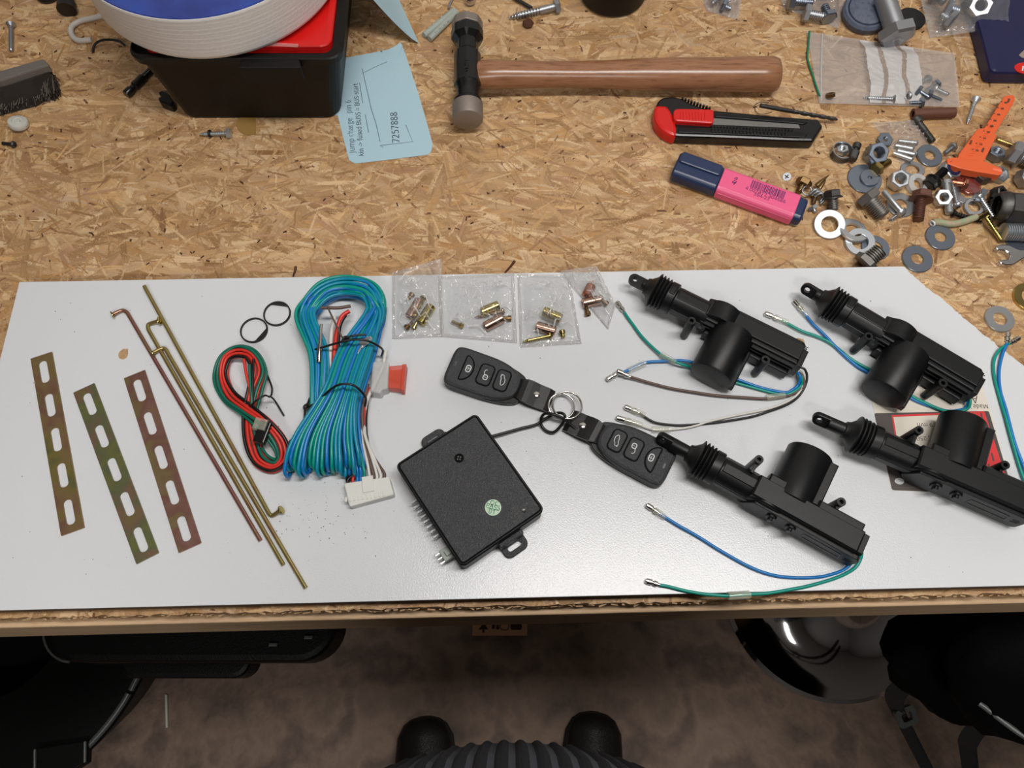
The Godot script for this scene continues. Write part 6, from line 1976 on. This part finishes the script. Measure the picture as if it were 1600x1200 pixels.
	solo("wood_crumb", "dark crumb of bark below the coach screw", "crumb", nb, M.splinter, v(16.0,0.0,-611.4))
	var cup := thing("cup", "dark brown cylindrical pot cut by the picture's top edge", "pot", v(102.0,0.0,-645.5))
	var cc := v(102.3,0.0,-650.7)
	cc.z -= 3
	var cm := Mb.new()
	cm.lathe([Vector2(0, 0), Vector2(30, 0), Vector2(33, 2), Vector2(34, 5), Vector2(36, 70), Vector2(34.6, 70), Vector2(32, 6), Vector2(0, 5)], at(cc), 56)
	part(cup, "wall", cm, M.black_bin)
	# navy pouch in the far right corner
	var pouch_ := thing("navy_case", "navy blue flat case with a red oval badge at the far right corner", "case", v(511.6,0.0,-611.4))
	var pc := Mb.new()
	pc.slab(rounded(flat([v(452.9,16.0,-662.0), v(454.6,16.0,-588.2), v(453.1,16.0,-537.7), v(580.3,16.0,-536.2), v(621.7,16.0,-679.6), v(524.6,16.0,-706.4)]), 6, 5), 0, 16, 3, Transform3D(), [], 2)
	part(pouch_, "shell", pc, M.navy_dark)
	var rb := Mb.new()
	rb.slab(circle(13, 32, Vector2(v(488.5,16.0,-541.6).x, v(488.5,16.0,-541.6).z), 0.55), 15.8, 16.6, 0.2)
	part(pouch_, "badge", rb, M.red, "red oval badge")
	var lt := Mb.new()
	lt.box(Vector3(), v(1.4, 0.4, 6), 0, at(v(482.9,16.9,-540.7), -20))
	part(pouch_, "badge_letter", lt, M.print_white)
	var gm := Mb.new()
	gm.slab(flat([v(483.6,16.3,-557.6), v(490.1,16.3,-563.9), v(496.2,16.3,-563.9), v(493.5,16.3,-552.9), v(485.9,16.3,-554.5)]), 15.9, 16.3)
	part(pouch_, "grey_print", gm, M.film_stripe)

# ---------------------------------------------------------------- loose hardware on the right
func washer(label: String, c: Vector3, ro: float, ri: float, th: float, m: Material, tilt := Vector2(), up := 0.0, group := "") -> void:
	var mb := Mb.new()
	mb.band(circle(ro, 48), circle(ri, 48), 0, th, at(c + v(0, up, 0), 0, tilt.x, tilt.y), minf(0.45, th * 0.25))
	solo("washer", label, "washer", mb, m, c, group)


func nut(label: String, c: Vector3, across: float, th: float, bore: float, m: Material, tilt := Vector3(), up := 0.0, insert: Material = null) -> void:
	var xf := at(c + v(0, up, 0), tilt.z, tilt.x, tilt.y)
	var t := thing("nut", label, "nut", c)
	var mb := Mb.new()
	var o := ngon(across, 6, 6)
	mb.band(o, circle_like(o, bore), th * 0.06, th, xf, across * 0.05, false, true)
	part(t, "hex_body", mb, m)
	var th_mb := Mb.new()
	var prof := []
	var y := th
	while y > 0.0:
		prof.append(Vector2(bore * 1.01, y))
		prof.append(Vector2(bore * 0.86, y - th * 0.07))
		y -= th * 0.14
	th_mb.lathe(prof, xf, 20)
	part(t, "thread", th_mb, m)
	if insert:
		var ins := Mb.new()
		ins.band(circle(across * 0.42, 32), circle(bore * 0.86, 32), th - 0.2, th + 1.4, xf, 0.4)
		part(t, "nylon_insert", ins, insert, "nylon insert")


func hardware() -> void:
	# resealable bag with screws inside
	var inside := [[v(372.8,5.0,-540.3), v(379.8,3.0,-526.6)], [v(384.6,5.0,-544.2), v(394.9,3.0,-538.2)], [v(401.8,5.0,-541.0), v(385.7,4.0,-531.1)], [v(407.8,5.0,-534.0), v(395.1,3.0,-526.6)], [v(374.3,5.0,-518.7), v(389.5,3.0,-522.8)], [v(394.2,6.0,-520.1), v(408.1,3.0,-515.1)], [v(401.4,5.0,-529.4), v(416.2,3.0,-522.0)], [v(384.1,8.0,-523.6), v(395.7,6.0,-515.5)], [v(367.6,5.0,-528.6), v(375.3,3.0,-515.1)], [v(390.0,4.0,-512.0), v(377.1,3.0,-512.1)]]
	for k in inside.size():
		screw("screw", ["upper left pan head", "upper middle hex head", "upper right pan head", "rightmost high hex head", "left lying pan head", "right lower hex head", "far right pan head", "topmost crossing hex head", "leftmost pan head", "lowest hex head"][k] + " screw of the heap in the resealable bag", inside[k][0], inside[k][1], ["pan", "hex"][k % 2], 4.2, 3.2, 1.9, [M.steel_dull, M.zinc][k % 2], 1.4, "screws heaped in the resealable bag")
	screw("screw", "single pointed black and silver screw lying apart in the resealable bag", v(363.0,4.5,-515.3), v(333.8,2.0,-519.1), "csk", 4.0, 2.5, 2.2, M.steel_dull, 1.7, "", true)
	nut("small nut near the zip end of the resealable bag", v(303.4,0.0,-519.3), 8, 3.5, 2.4, M.bronze, Vector3(-40, 0, 20), 3)
	var zb := [v(292.5,1.0,-602.1), v(432.9,2.0,-573.2), v(424.1,2.0,-507.6), v(292.4,1.0,-513.1)]
	var t := thing("zip_bag", "resealable clear bag with green zip line, white label area and screws", "bag", v(361.0,0.0,-554.4))
	part(t, "film", pouch(zb, 7.5, 0.7, 91, 80, 0.03), M.film_haze)
	var zn := crumple(91)
	var lab := Mb.new()
	var stp := Mb.new()
	for e in [[0.36, 0.72, 0.5, 0], [0.455, 0.485, 0.75, 1], [0.6, 0.63, 0.75, 1]]:
		var lrows := []
		for i in 61:
			var row := []
			for j in 25:
				var q := lerpf(0.02, 0.98, i / 60.0)
				var sway: float = 0.012 * sin(q * 9.0 + e[0] * 20.0) * e[3]
				row.append(pouch_top(zb, 7.5, 0.7, 91, 0.03, zn, lerpf(e[0], e[1], j / 24.0) + sway, q, e[2]))
			lrows.append(row)
		if e[3] == 0: lab.sheet(lrows)
		else: stp.sheet(lrows)
	part(t, "label_area", lab, M.film_print, "white writing area")
	part(t, "label_stripe", stp, M.film_stripe)
	var zl := Mb.new()
	zl.tube(spline([v(294.8,3.0,-600.8), v(291.4,2.0,-583.0), v(288.5,2.0,-566.8), v(290.6,2.0,-546.2), v(292.5,2.0,-529.0), v(293.8,2.0,-521.4)], 6), 1.0, 6)
	part(t, "zip_line", zl, M.zip_green, "green zip line")
	var zw := Mb.new()
	zw.tube(spline([v(307.5,2.0,-598.6), v(303.7,2.0,-576.5), v(299.6,2.0,-552.5), v(294.7,1.0,-516.1)], 6), 0.8, 6)
	part(t, "zip_line", zw, M.milky)

	# bags of big bolts along the far edge
	big_bag("clear bag of small galvanised parts left of the larger bolt bag", [v(186.9,4.0,-676.0), v(239.4,4.0,-676.0), v(226.5,0.0,-618.2), v(196.1,0.0,-630.0)], 16, 55, [[v(204.1,9.0,-642.4), v(217.2,9.0,-632.2)], [v(215.6,9.0,-647.5), v(200.2,6.0,-633.7)], [v(209.9,7.0,-631.0), v(219.1,5.0,-628.0)]], 5.0, "galvanised part inside the leftmost bag at the far edge", "parts in the small far bag")
	big_bag("clear bag of heavy zinc bolts at the far edge beside the rubber cup", [v(260.3,6.0,-691.5), v(349.3,6.0,-691.5), v(325.4,0.0,-606.4), v(274.6,0.0,-633.4)], 24, 61, [[v(274.7,12.0,-630.6), v(298.7,12.0,-628.9)], [v(288.9,10.0,-617.6), v(308.5,10.0,-612.6)], [v(314.1,8.0,-611.4), v(310.7,10.0,-627.7)], [v(296.2,12.0,-647.6), v(319.8,12.0,-642.5)]], 7.5, "heavy zinc bolt inside the bag at the far edge", "bolts in the far bag")
	big_bag("large crumpled clear bag of nuts in front of the navy case", [v(409.0,10.0,-686.7), v(502.2,12.0,-684.3), v(487.2,14.0,-595.2), v(413.7,0.0,-594.8)], 34, 67, [[v(426.8,16.0,-619.5), v(439.3,16.0,-612.8)], [v(433.3,12.0,-603.8), v(422.7,12.0,-613.8)], [v(460.2,18.0,-627.3), v(442.9,18.0,-617.3)], [v(420.3,14.0,-638.5), v(428.1,14.0,-626.7)]], 8.0, "galvanised bolt inside the crumpled bag by the navy case", "bolts in the crumpled bag")
	nut("big bright square looking nut inside the crumpled bag", v(459.7,0.0,-619.8), 19, 10, 6, M.zinc_bright, Vector3(30, 20, 10), 14)
	# cup, bolt and disc
	var cup := thing("rubber_cup", "grey blue rubber cup lying beside the big bolt", "rubber cup", v(355.3,0.0,-624.9))
	var cx := at(v(351.9,6.0,-620.2), 0, 8, 4)
	var cm := Mb.new()
	cm.lathe([Vector2(0, -3), Vector2(21, -3), Vector2(23, 0), Vector2(23.4, 5), Vector2(21.4, 8), Vector2(19.4, 8), Vector2(18.6, 5.5), Vector2(18, 8.6), Vector2(16.6, 9.4), Vector2(0, 9.6)], cx, 48)
	part(cup, "disc", cm, M.grey_rubber)
	var gv := Mb.new()
	gv.hoop(v(0, 6.6, 0), 18.9, 0.8, cx, 48, 6)
	part(cup, "groove_ring", gv, M.navy)
	var bolt := screw("bolt", "largest galvanised bolt, head towards the viewer, beside the rubber cup", v(373.2,15.0,-578.0), v(361.9,26.0,-623.5), "hex", 15.5, 11, 9.8, M.steel_dull, 2.0, "", false, 0.9)
	var mk := Mb.new()
	var bxf := along(v(373.2,15.0,-578.0), v(361.9,26.0,-623.5))
	for i in 5: mk.box(v(-5 + i * 2.6, -0.1, 2 * sin(i * 1.2)), v(1.2, 0.4, 3.4), 0.1, bxf)
	part(bolt, "stamped_mark", mk, M.zinc_bright)
	var cl := Mb.new()
	cl.tube(spline([v(357.9,2.0,-592.8), v(362.6,2.0,-590.3), v(367.2,3.0,-586.9), v(368.6,4.0,-583.4)], 5), 1.0, 6)
	solo("iron_pin", "thin bent rusty pin touching the big bolt's head", "pin", cl, M.rust, v(365.1,0.0,-592.3))
	var disc := Mb.new()
	disc.lathe([Vector2(0, 0), Vector2(13, 0), Vector2(13.8, 0.8), Vector2(13.8, 3), Vector2(13, 3.6), Vector2(0, 3.4)], at(v(399.1,0.0,-618.2)), 40)
	solo("rubber_disc", "flat dark rubber disc behind the big bolt", "rubber disc", disc, M.rubber, v(399.1,0.0,-618.2))
	# brown sleeve and dark bolt
	var sv := thing("copper_sleeve", "brown rusty tube sleeve below the resealable bag", "tube", v(399.2,0.0,-502.6))
	var sa := v(376.4,5.0,-497.5)
	var sb := v(415.8,5.0,-499.0)
	var sl := Mb.new()
	sl.lathe([Vector2(3, 1), Vector2(3, 0), Vector2(4.9, 0), Vector2(4.9, sa.distance_to(sb)), Vector2(3, sa.distance_to(sb)), Vector2(3, sa.distance_to(sb) - 2)], along(sa, sb), 24)
	part(sv, "wall", sl, M.rust_brown)
	screw("bolt", "dark oily bolt pointing down from the brown tube sleeve", v(377.9,5.0,-492.3), v(390.3,3.5,-466.4), "cap", 5.0, 6, 3.2, M.steel_dark, 1.6, "", false, 0.4)
	screw("screw", "bright countersunk screw standing off above the orange calliper", v(440.5,4.0,-515.8), v(427.6,1.5,-488.6), "csk", 4.4, 4, 1.8, M.zinc_soft, 1.8, "", true, 0.2)
	screw("screw", "small grey cap screw between washer and orange calliper", v(409.7,4.5,-462.7), v(399.2,2.2,-454.5), "pan", 4.4, 4.4, 2.2, M.steel_dull, 1.1)
	screw("screw", "dull brass screw half under the orange calliper's right side", v(476.0,3.0,-456.7), v(449.6,3.0,-470.4), "hex", 4, 3, 2.0, M.brass, 1.5)
	screw("bolt", "big galvanised hex bolt at the right edge behind the calliper", v(454.0,10.0,-451.2), v(486.4,9.0,-433.7), "flange", 12.5, 10, 6.8, M.steel_dull, 2.0)
	nut("open hex nut right beside the calliper's slide", v(444.6,0.0,-451.2), 13, 8, 4.0, M.zinc, Vector3(-10, 0, 12), 0.8)
	nut("dull nut half hidden under the calliper's jaw", v(441.6,0.0,-429.9), 13, 8, 4.2, M.steel_dull, Vector3(20, 5, 40), 1.5)
	# hose clip with a nut inside
	var hc := v(303.2,0.0,-454.0)
	var hs := thing("hose_clip", "worm drive hose clip lying flat left of the bright hex nut", "hose clip", hc)
	var hb := Mb.new()
	hb.band(circle(9.4, 40), circle(8.7, 40), 0, 8.5, at(hc), 0.2)
	part(hs, "band", hb, M.steel_dull)
	var hsl := Mb.new()
	for i in 26:
		var g := deg_to_rad(10 + i * 6.6)
		hsl.box(Vector3(), v(0.7, 6.0, 0.5), 0, at(hc + v(cos(g) * 9.5, 4.2, sin(g) * 9.5), 90 - rad_to_deg(g)))
	part(hs, "slot", hsl, M.steel_dark)
	var hx := along(v(310.4,6.0,-444.4), v(317.8,9.0,-462.0))
	var hh := Mb.new()
	hh.slab(rrect(8, 9, 2.5, 4), 0, 9, 0.8, hx, [], 0.8)
	hh.lathe([Vector2(0, 9), Vector2(2.6, 9), Vector2(2.6, 12), Vector2(3.8, 12.2), Vector2(3.8, 17), Vector2(3.2, 17.6), Vector2(0, 17.6)], hx, 16)
	part(hs, "worm_housing", hh, M.steel_dark)
	nut("small hex nut sitting inside the hose clip", v(304.7,0.0,-456.2), 9.6, 5, 2.9, M.zinc_bright, Vector3(-14, 6, 25), 2)
	nut("largest bright hex nut leaning near the hose clip", v(331.7,0.0,-451.2), 17.5, 12, 5.6, M.zinc, Vector3(24, 4, 15), 3.4)
	# little clear bag with plate nut and four pins
	nut("square plate nut inside the little clear bag of pins", v(346.1,0.0,-469.2), 13, 3, 2.6, M.zinc, Vector3(12, 0, 0), 2.0)
	for k in 4:
		var pa: Vector3 = [v(374.8,5.0,-463.8), v(370.0,5.0,-457.3), v(370.6,5.0,-450.9), v(367.1,5.0,-445.2)][k]
		var pb: Vector3 = [v(358.2,4.0,-467.5), v(354.3,4.0,-462.4), v(355.1,4.0,-456.6), v(351.0,4.0,-453.8)][k]
		var names := ["topmost of the four shiny pins in the little clear bag", "second from top of the four shiny pins in the little bag", "third from top of the four shiny pins in the little bag", "lowest of the four shiny pins in the little clear bag"]
		var pin := thing("rivet_pin", names[k], "pin", (pa + pb) * 0.5 * v(1, 0, 1), "pins in the little clear bag")
		var pm := Mb.new()
		pm.lathe([Vector2(0, 0), Vector2(2.6, 0.2), Vector2(3.0, 1.2), Vector2(1.9, 1.8)], along(pa, pb), 16)
		part(pin, "head", pm, M.zinc_bright)
		var ps := Mb.new()
		ps.tube([pa.lerp(pb, 0.05), pb], 1.9, 14)
		part(pin, "shank", ps, M.steel)
	var lb := thing("small_bag", "little crumpled clear bag holding a plate nut and pins", "bag", v(357.6,0.0,-467.0))
	part(lb, "film", pouch([v(339.1,0.0,-491.3), v(373.1,2.0,-491.1), v(391.1,0.0,-467.8), v(358.0,0.0,-443.3)], 9, 3, 73, 40, 0.04), M.film)

	# washers
	washer("plain grey washer beside the little clear bag, above the red plastic", v(385.2,0.0,-452.6), 11.8, 5.0, 1.8, M.zinc, Vector2(4, -3), 0.7, "")
	washer("dull ring washer tilted under the little clear bag's pins", v(366.1,0.0,-436.2), 10.5, 6.0, 1.8, M.steel_dull, Vector2(-8, 6), 1.3)
	washer("largest fender washer with a smaller washer lying on it", v(321.2,0.0,-427.1), 15.4, 3.4, 1.8, M.zinc, Vector2(2, 1), 0.4)
	washer("small fender washer lying on the largest washer", v(325.0,2.0,-427.0), 8.6, 2.0, 1.4, M.zinc, Vector2(2, 1), 0.6)
	washer("grey washer under the long thin pin, right of the big dull bolt", v(348.7,0.0,-398.9), 12.4, 6.0, 1.8, M.steel_dull, Vector2(2, -2), 0.5)
	washer("brightest white looking washer in front of the black flanged bolt", v(280.4,0.0,-376.8), 13.4, 7.4, 2.4, M.zinc_soft, Vector2(14, 7), 3.6)
	washer("middle washer of the overlapping chain of three", v(301.1,0.0,-370.8), 13.0, 7.4, 2.2, M.zinc_bright, Vector2(-9, -7), 2.6)
	washer("lowest bright washer of the overlapping chain of three", v(305.0,0.0,-359.7), 12.9, 7.2, 2.4, M.zinc_bright, Vector2(9, 4), 2.2)
	washer("bluish washer mostly hidden under the chain of bright washers", v(318.8,0.0,-355.2), 12.4, 6.0, 1.6, M.zinc, Vector2(), 0.1)
	washer("bluish plain washer lying alone, the upper one of two", v(377.7,0.0,-365.6), 12.9, 5.1, 2.0, M.zinc, Vector2(1, 0), 0.2)
	washer("bluish plain washer lying alone by the board corner, the lower one of two", v(353.2,0.0,-343.6), 13.2, 5.4, 2.0, M.zinc, Vector2(1, 0), 0.2)
	washer("thick grey washer beside the torn board edge and blue wire tips", v(411.4,0.0,-285.4), 12.2, 5.8, 2.4, M.steel, Vector2(1, 0), 0.2)
	washer("yellowish thick ring washer cut by the right edge of the picture", v(441.3,0.0,-306.0), 13.4, 7.0, 3.0, M.brass, Vector2(1, 0), 0.2)
	washer("grey split ring washer above the pale bent stick", v(413.2,0.0,-396.2), 8.6, 5.6, 2.4, M.steel_dull, Vector2(6, 4), 1.6)
	washer("blue grey disc washer under the coarse threaded rod at the right", v(449.2,0.0,-364.3), 15.0, 4.0, 1.6, M.zinc, Vector2(), 0.2)

	# bolts and nuts of the heap
	screw("bolt", "stout dull grey hex bolt lying left of the long thin pin", v(313.8,11.0,-404.1), v(329.1,7.0,-383.5), "hex", 9.2, 7.5, 6.4, M.steel_grime, 1.9, "", false, 0.08)
	screw("bolt", "black flanged hex bolt standing behind the brightest washer", v(283.9,13.0,-406.8), v(286.5,4.5,-391.1), "flange", 8.6, 7.5, 4.4, M.steel_dark, 1.6, "", false, 0.0, M.steel_grime)
	screw("bolt", "upturned grey bolt with its thread pointing up by the board edge", v(302.3,7.0,-334.4), v(315.4,15.0,-344.8), "hex", 9.4, 6, 6.8, M.steel_grime, 2.0)
	screw("bolt", "reddish rusty flanged bolt in the middle of the heap", v(366.1,9.0,-407.6), v(359.8,4.5,-381.1), "flange", 10.0, 8, 4.4, M.rust_brown, 1.5, "", false, 0.0)
	screw("bolt", "black flanged bolt pushed through the blue lined nut", v(373.7,7.0,-415.1), v(390.2,10.0,-430.2), "flange", 7.6, 8, 3.8, M.black_gloss, 1.6)
	nut("lock nut with a blue nylon insert beside the calliper's jaw", v(396.8,0.0,-434.1), 16.4, 9, 5.6, M.zinc_bright, Vector3(16, -8, 10), 2.6, M.navy_dark)
	nut("lock nut in front of the upright steel pin", v(384.4,0.0,-404.3), 13.6, 9, 4.4, M.zinc_bright, Vector3(22, 6, 0), 2.6)
	nut("bright hex nut left of the clear plastic washer", v(347.8,0.0,-422.2), 15, 11, 5.6, M.zinc_bright, Vector3(14, 8, 20), 2.4)
	var cw := Mb.new()
	cw.band(circle(9.6, 32), circle(5.0, 32), 0, 5, at(v(365.4,0.0,-420.2), 0, 14, -8) * at(v(0, 2.2, 0)), 0.8)
	solo("plastic_bush", "clear grey plastic bush right of the bright hex nut", "bush", cw, M.milky, v(365.4,0.0,-420.2))
	screw("bolt", "small brass coloured hex bolt behind the fender washers", v(329.5,6.0,-433.2), v(345.8,4.0,-444.5), "hex", 5.6, 4.5, 3.2, M.brass, 1.2)
	screw("screw", "long thin zinc pin with a domed head across the grey washer", v(347.5,5.0,-386.1), v(331.5,9.0,-408.9), "pan", 4.6, 5, 2.6, M.steel, 1.4, "", false, 0.95)
	screw("screw", "upright smooth steel pin in the middle of the heap", v(391.5,7.0,-420.6), v(388.6,4.2,-388.0), "cap", 4.6, 4, 3.4, M.steel, 1.4, "", false, 0.98)
	screw("screw", "thin silver screw right beside the upright steel pin", v(398.1,4.0,-394.8), v(396.8,6.0,-418.6), "pan", 4.0, 3, 1.9, M.zinc_bright, 1.4, "", true)
	screw("screw", "copper coloured screw lying on the red plastic piece", v(409.0,8.0,-415.8), v(396.1,6.0,-420.7), "flange", 5.6, 4, 2.4, M.copper, 1.4, "", false, 0.5)
	screw("screw", "black drywall screw between the split ring and the pale stick", v(392.3,4.0,-388.8), v(417.1,3.0,-380.1), "csk", 3.8, 2.5, 2.2, M.black_gloss, 2.2, "", true)
	screw("screw", "yellow zinc drill point screw at the lower right of the heap", v(415.3,9.0,-384.8), v(429.6,3.0,-360.5), "flange", 5.4, 4, 2.3, M.gold, 1.7, "", false, 0.0)
	screw("screw", "silver coarse screw above the yellow zinc screw", v(416.7,8.0,-404.2), v(427.7,5.0,-379.5), "csk", 4.5, 3.4, 2.4, M.zinc_bright, 2.0, "", true)
	var fp := Mb.new()
	fp.slab(flat([v(421.4,9.0,-412.3), v(426.7,9.0,-410.3), v(421.7,9.0,-403.5), v(421.1,9.0,-398.1), v(416.0,9.0,-398.1), v(411.6,9.0,-398.8), v(415.0,9.0,-404.2), v(418.8,9.0,-405.5)]), 6.5, 8.2, 0.2)
	solo("bent_plate", "small forked zinc plate above the silver coarse screw", "plate", fp, M.zinc, v(425.7,0.0,-411.2))
	var sk := Mb.new()
	sk.tube(spline([v(373.3,3.0,-379.5), v(378.0,3.0,-380.1), v(388.1,3.4,-377.9), v(398.4,3.8,-379.6), v(408.5,4.4,-383.2), v(412.0,4.6,-384.4)], 6), 3.0, 10)
	solo("plastic_stick", "pale greenish bent plastic stick pointing to the bluish washer", "stick", sk, M.stick, v(393.5,0.0,-381.4))
	var skt := Mb.new()
	skt.hoop(Vector3(), 2.2, 0.9, along(v(372.3,3.4,-378.5), v(369.1,3.4,-376.6)), 20, 6)
	solo("wire_ring", "tiny white ring at the end of the pale bent stick", "ring", skt, M.print_white, v(372.7,0.0,-380.1))
	var soc := thing("pipe_union", "big dark grey hexagonal union at the right edge of the heap", "union", v(453.7,0.0,-394.8))
	var ua := v(424.7,14.0,-389.4)
	var ub := v(462.1,14.0,-384.1)
	var um := Mb.new()
	um.lathe([Vector2(9, 1), Vector2(9, 0), Vector2(11, 0), Vector2(13, 3), Vector2(13.6, 8)], along(ua, ub), 32)
	um.slab(ngon(25, 6, 1), 7, 36, 0.5, along(ua, ub, 14), [], 2.4)
	part(soc, "hex_body", um, M.steel_dark)
	nut("dark square edged nut left of the big dark union", v(433.2,0.0,-408.4), 12, 9, 3.8, M.steel_dark, Vector3(30, -12, 30), 3)
	screw("bolt", "black cap screw leaning on the big dark union", v(432.5,7.0,-405.6), v(426.8,4.0,-398.2), "cap", 4.6, 5, 2.8, M.black_gloss, 1.3)
	screw("bolt", "thick coarse threaded rod at the right edge of the heap", v(474.6,9.0,-365.1), v(428.5,9.0,-366.4), "cap", 6, 2, 7.6, M.zinc_bright, 2.0)
	nut("dark nut under the orange jaw, at the far right", v(426.3,0.0,-427.1), 13, 9, 4.4, M.steel_dark, Vector3(0, 0, 10), 0.3)
	nut("galvanised nut at the right edge behind the union", v(462.0,0.0,-425.0), 15, 11, 5, M.steel_dull, Vector3(18, -10, 5), 2.6)
	var rp := Mb.new()
	rp.slab(rounded(flat([v(403.0,1.0,-435.5), v(413.8,1.0,-436.9), v(425.1,1.0,-424.3), v(423.6,1.0,-411.9), v(411.4,1.0,-409.1), v(404.7,1.0,-416.0)]), 4, 4), 0.2, 3.4, 0.8)
	solo("red_plastic_piece", "reddish clear plastic piece under the copper coloured screw", "plastic piece", rp, M.red_film, v(413.9,0.0,-423.6))
	washer("dark grey washer mostly hidden under the red plastic piece", v(411.5,0.0,-412.6), 12.5, 6, 1.2, M.steel_dull, Vector2(), 0.05)
	var spg := Mb.new()
	var coil := []
	for i in 60:
		var g := TAU * i / 12.0
		coil.append(v(338.0,3.0,-382.1).lerp(v(339.9,3.0,-386.1), i / 59.0) + v(cos(g) * 2.6, sin(g) * 2.4, 0) + v(i * 0.06 - 1.5, 0, 0))
	spg.tube(coil, 0.35, 5)
	solo("coil_spring", "tiny coil spring in front of the stout dull bolt", "spring", spg, M.steel, v(340.7,0.0,-386.1))

	# by the highlighter's end
	screw("screw", "tiny cross head screw above the pink highlighter", v(250.3,2.2,-429.0), v(251.2,0.0,-429.9), "csk", 3.8, 1.2, 1.6, M.steel_dull, 0.8)
	var sc := thing("spring_clip", "springy steel clip curled at the highlighter's far end", "clip", v(268.4,0.0,-416.7))
	var sm := Mb.new()
	sm.hoop(Vector3(), 4.0, 0.8, at(v(264.8,6.0,-411.1), 0, 20, 0), 28, 8)
	for k in 3: sm.tube(spline([v(266.7,6.0,-407.7) + v(k * 2.0, 0, k * 1.5), v(271.2,10.0,-409.6) + v(k * 2.2, 0, k * 2), v(276.9,6.0,-407.0) + v(k, 0, k * 2.4), v(276.4,3.0,-403.6) + v(0, 0, k * 2)], 6), 1.3, 6)
	part(sc, "spring", sm, M.steel_dull)
	screw("bolt", "small bronze hex bolt above the highlighter's end plug", v(264.4,8.0,-421.3), v(257.4,4.0,-410.4), "hex", 6.2, 5.5, 3.0, M.bronze, 1.4)
	for k in 2:
		var fa: Vector3 = [v(274.2,6.0,-416.5), v(276.6,5.0,-414.5)][k]
		var fb: Vector3 = [v(285.5,10.0,-425.3), v(282.3,9.0,-420.6)][k]
		var fm := Mb.new()
		fm.tube([fa, fa.lerp(fb, 0.6) + v(0, 1, 0), fb], 2.4, 6, 0.2)
		solo("brass_sliver", ["longer pointed bronze sliver above the black flanged bolt", "shorter pointed bronze sliver beside the longer one"][k], "sliver", fm, M.bronze, fa * v(1, 0, 1), "bronze slivers")
	screw("screw", "bright small screw touching the highlighter's navy end plug", v(268.1,4.0,-396.2), v(270.9,2.0,-390.8), "hex", 4.2, 3, 1.8, M.steel, 1.2)
	screw("bolt", "small bronze bolt under the springy steel clip", v(273.5,5.0,-409.0), v(269.5,3.0,-399.6), "flange", 5, 4, 2.2, M.bronze, 1.1)


func big_bag(label: String, cs: Array, puff: float, seed_at: int, bolts: Array, rh: float, inner_label: String, group: String) -> void:
	for k in bolts.size():
		screw("bolt", ["leftmost ", "middle ", "rightmost ", "rearmost "][k] + inner_label, bolts[k][0], bolts[k][1], "hex", rh, rh * 0.7, rh * 0.55, [M.zinc, M.steel_dull][k % 2], 2.0, group)
	var t := thing("hardware_bag", label, "bag", (cs[0] + cs[2]) * 0.5 * v(1, 0, 1))
	part(t, "film", pouch(cs, puff, 4.5, seed_at, 50, 0.03), M.film_heavy)


func crumbs() -> void:
	# sawdust, dirt and splinters: too many and too small to count
	rng.seed = 90
	var d := Mb.new()
	for i in 200:
		var p := v(rng.randf_range(-390, 340), 16.05, rng.randf_range(-300, -70))
		if i < 70: p = v(-143.6,16.1,-118.4) + v(rng.randfn(0, 18), 0, rng.randfn(0, 15))
		var s := rng.randf_range(0.18, 0.5)
		d.box(Vector3(), v(s * rng.randf_range(0.8, 2.0), s * 0.6, s), 0, at(p + v(0, s * 0.25, 0), rng.randf() * 180))
	var o := solo("dirt_specks", "dark dirt specks scattered over the white board", "dirt", d, M.crumb, v(0, 16, -190))
	o.set_meta("kind", "stuff")
	var sp := Mb.new()
	for i in 330:
		var p := v(rng.randf_range(-560, 560), 0.6, rng.randf_range(-650, -335))
		if p.x > -190 and p.x < -70 and p.z > -560 and p.z < -420: continue
		var l := rng.randf_range(1.0, 4.0)
		sp.box(Vector3(), v(l, 0.5, rng.randf_range(0.5, 1.5)), 0, at(p, rng.randf() * 180, 0, rng.randf_range(-8, 8)))
	var o2 := solo("splinters", "dark splinters and crumbs scattered over the strand board", "splinters", sp, M.splinter, v(0, 0, -450))
	o2.set_meta("kind", "stuff")
	for k in 2:
		var a: Vector3 = [v(-187.8,1.2,-335.9), v(2.2,1.2,-341.6)][k]
		var b: Vector3 = [v(-189.0,1.2,-326.4), v(-6.1,1.2,-330.2)][k]
		var mb := Mb.new()
		mb.tube([a, a.lerp(b, 0.4) + v(0.6, 0.4, 0), b], 1.3, 5, 0.7)
		solo("bark_splinter", ["dark bark splinter against the board above the wire bundle", "dark bark splinter behind the second clear bag"][k], "splinter", mb, M.splinter, a * v(1, 0, 1), "bark splinters")
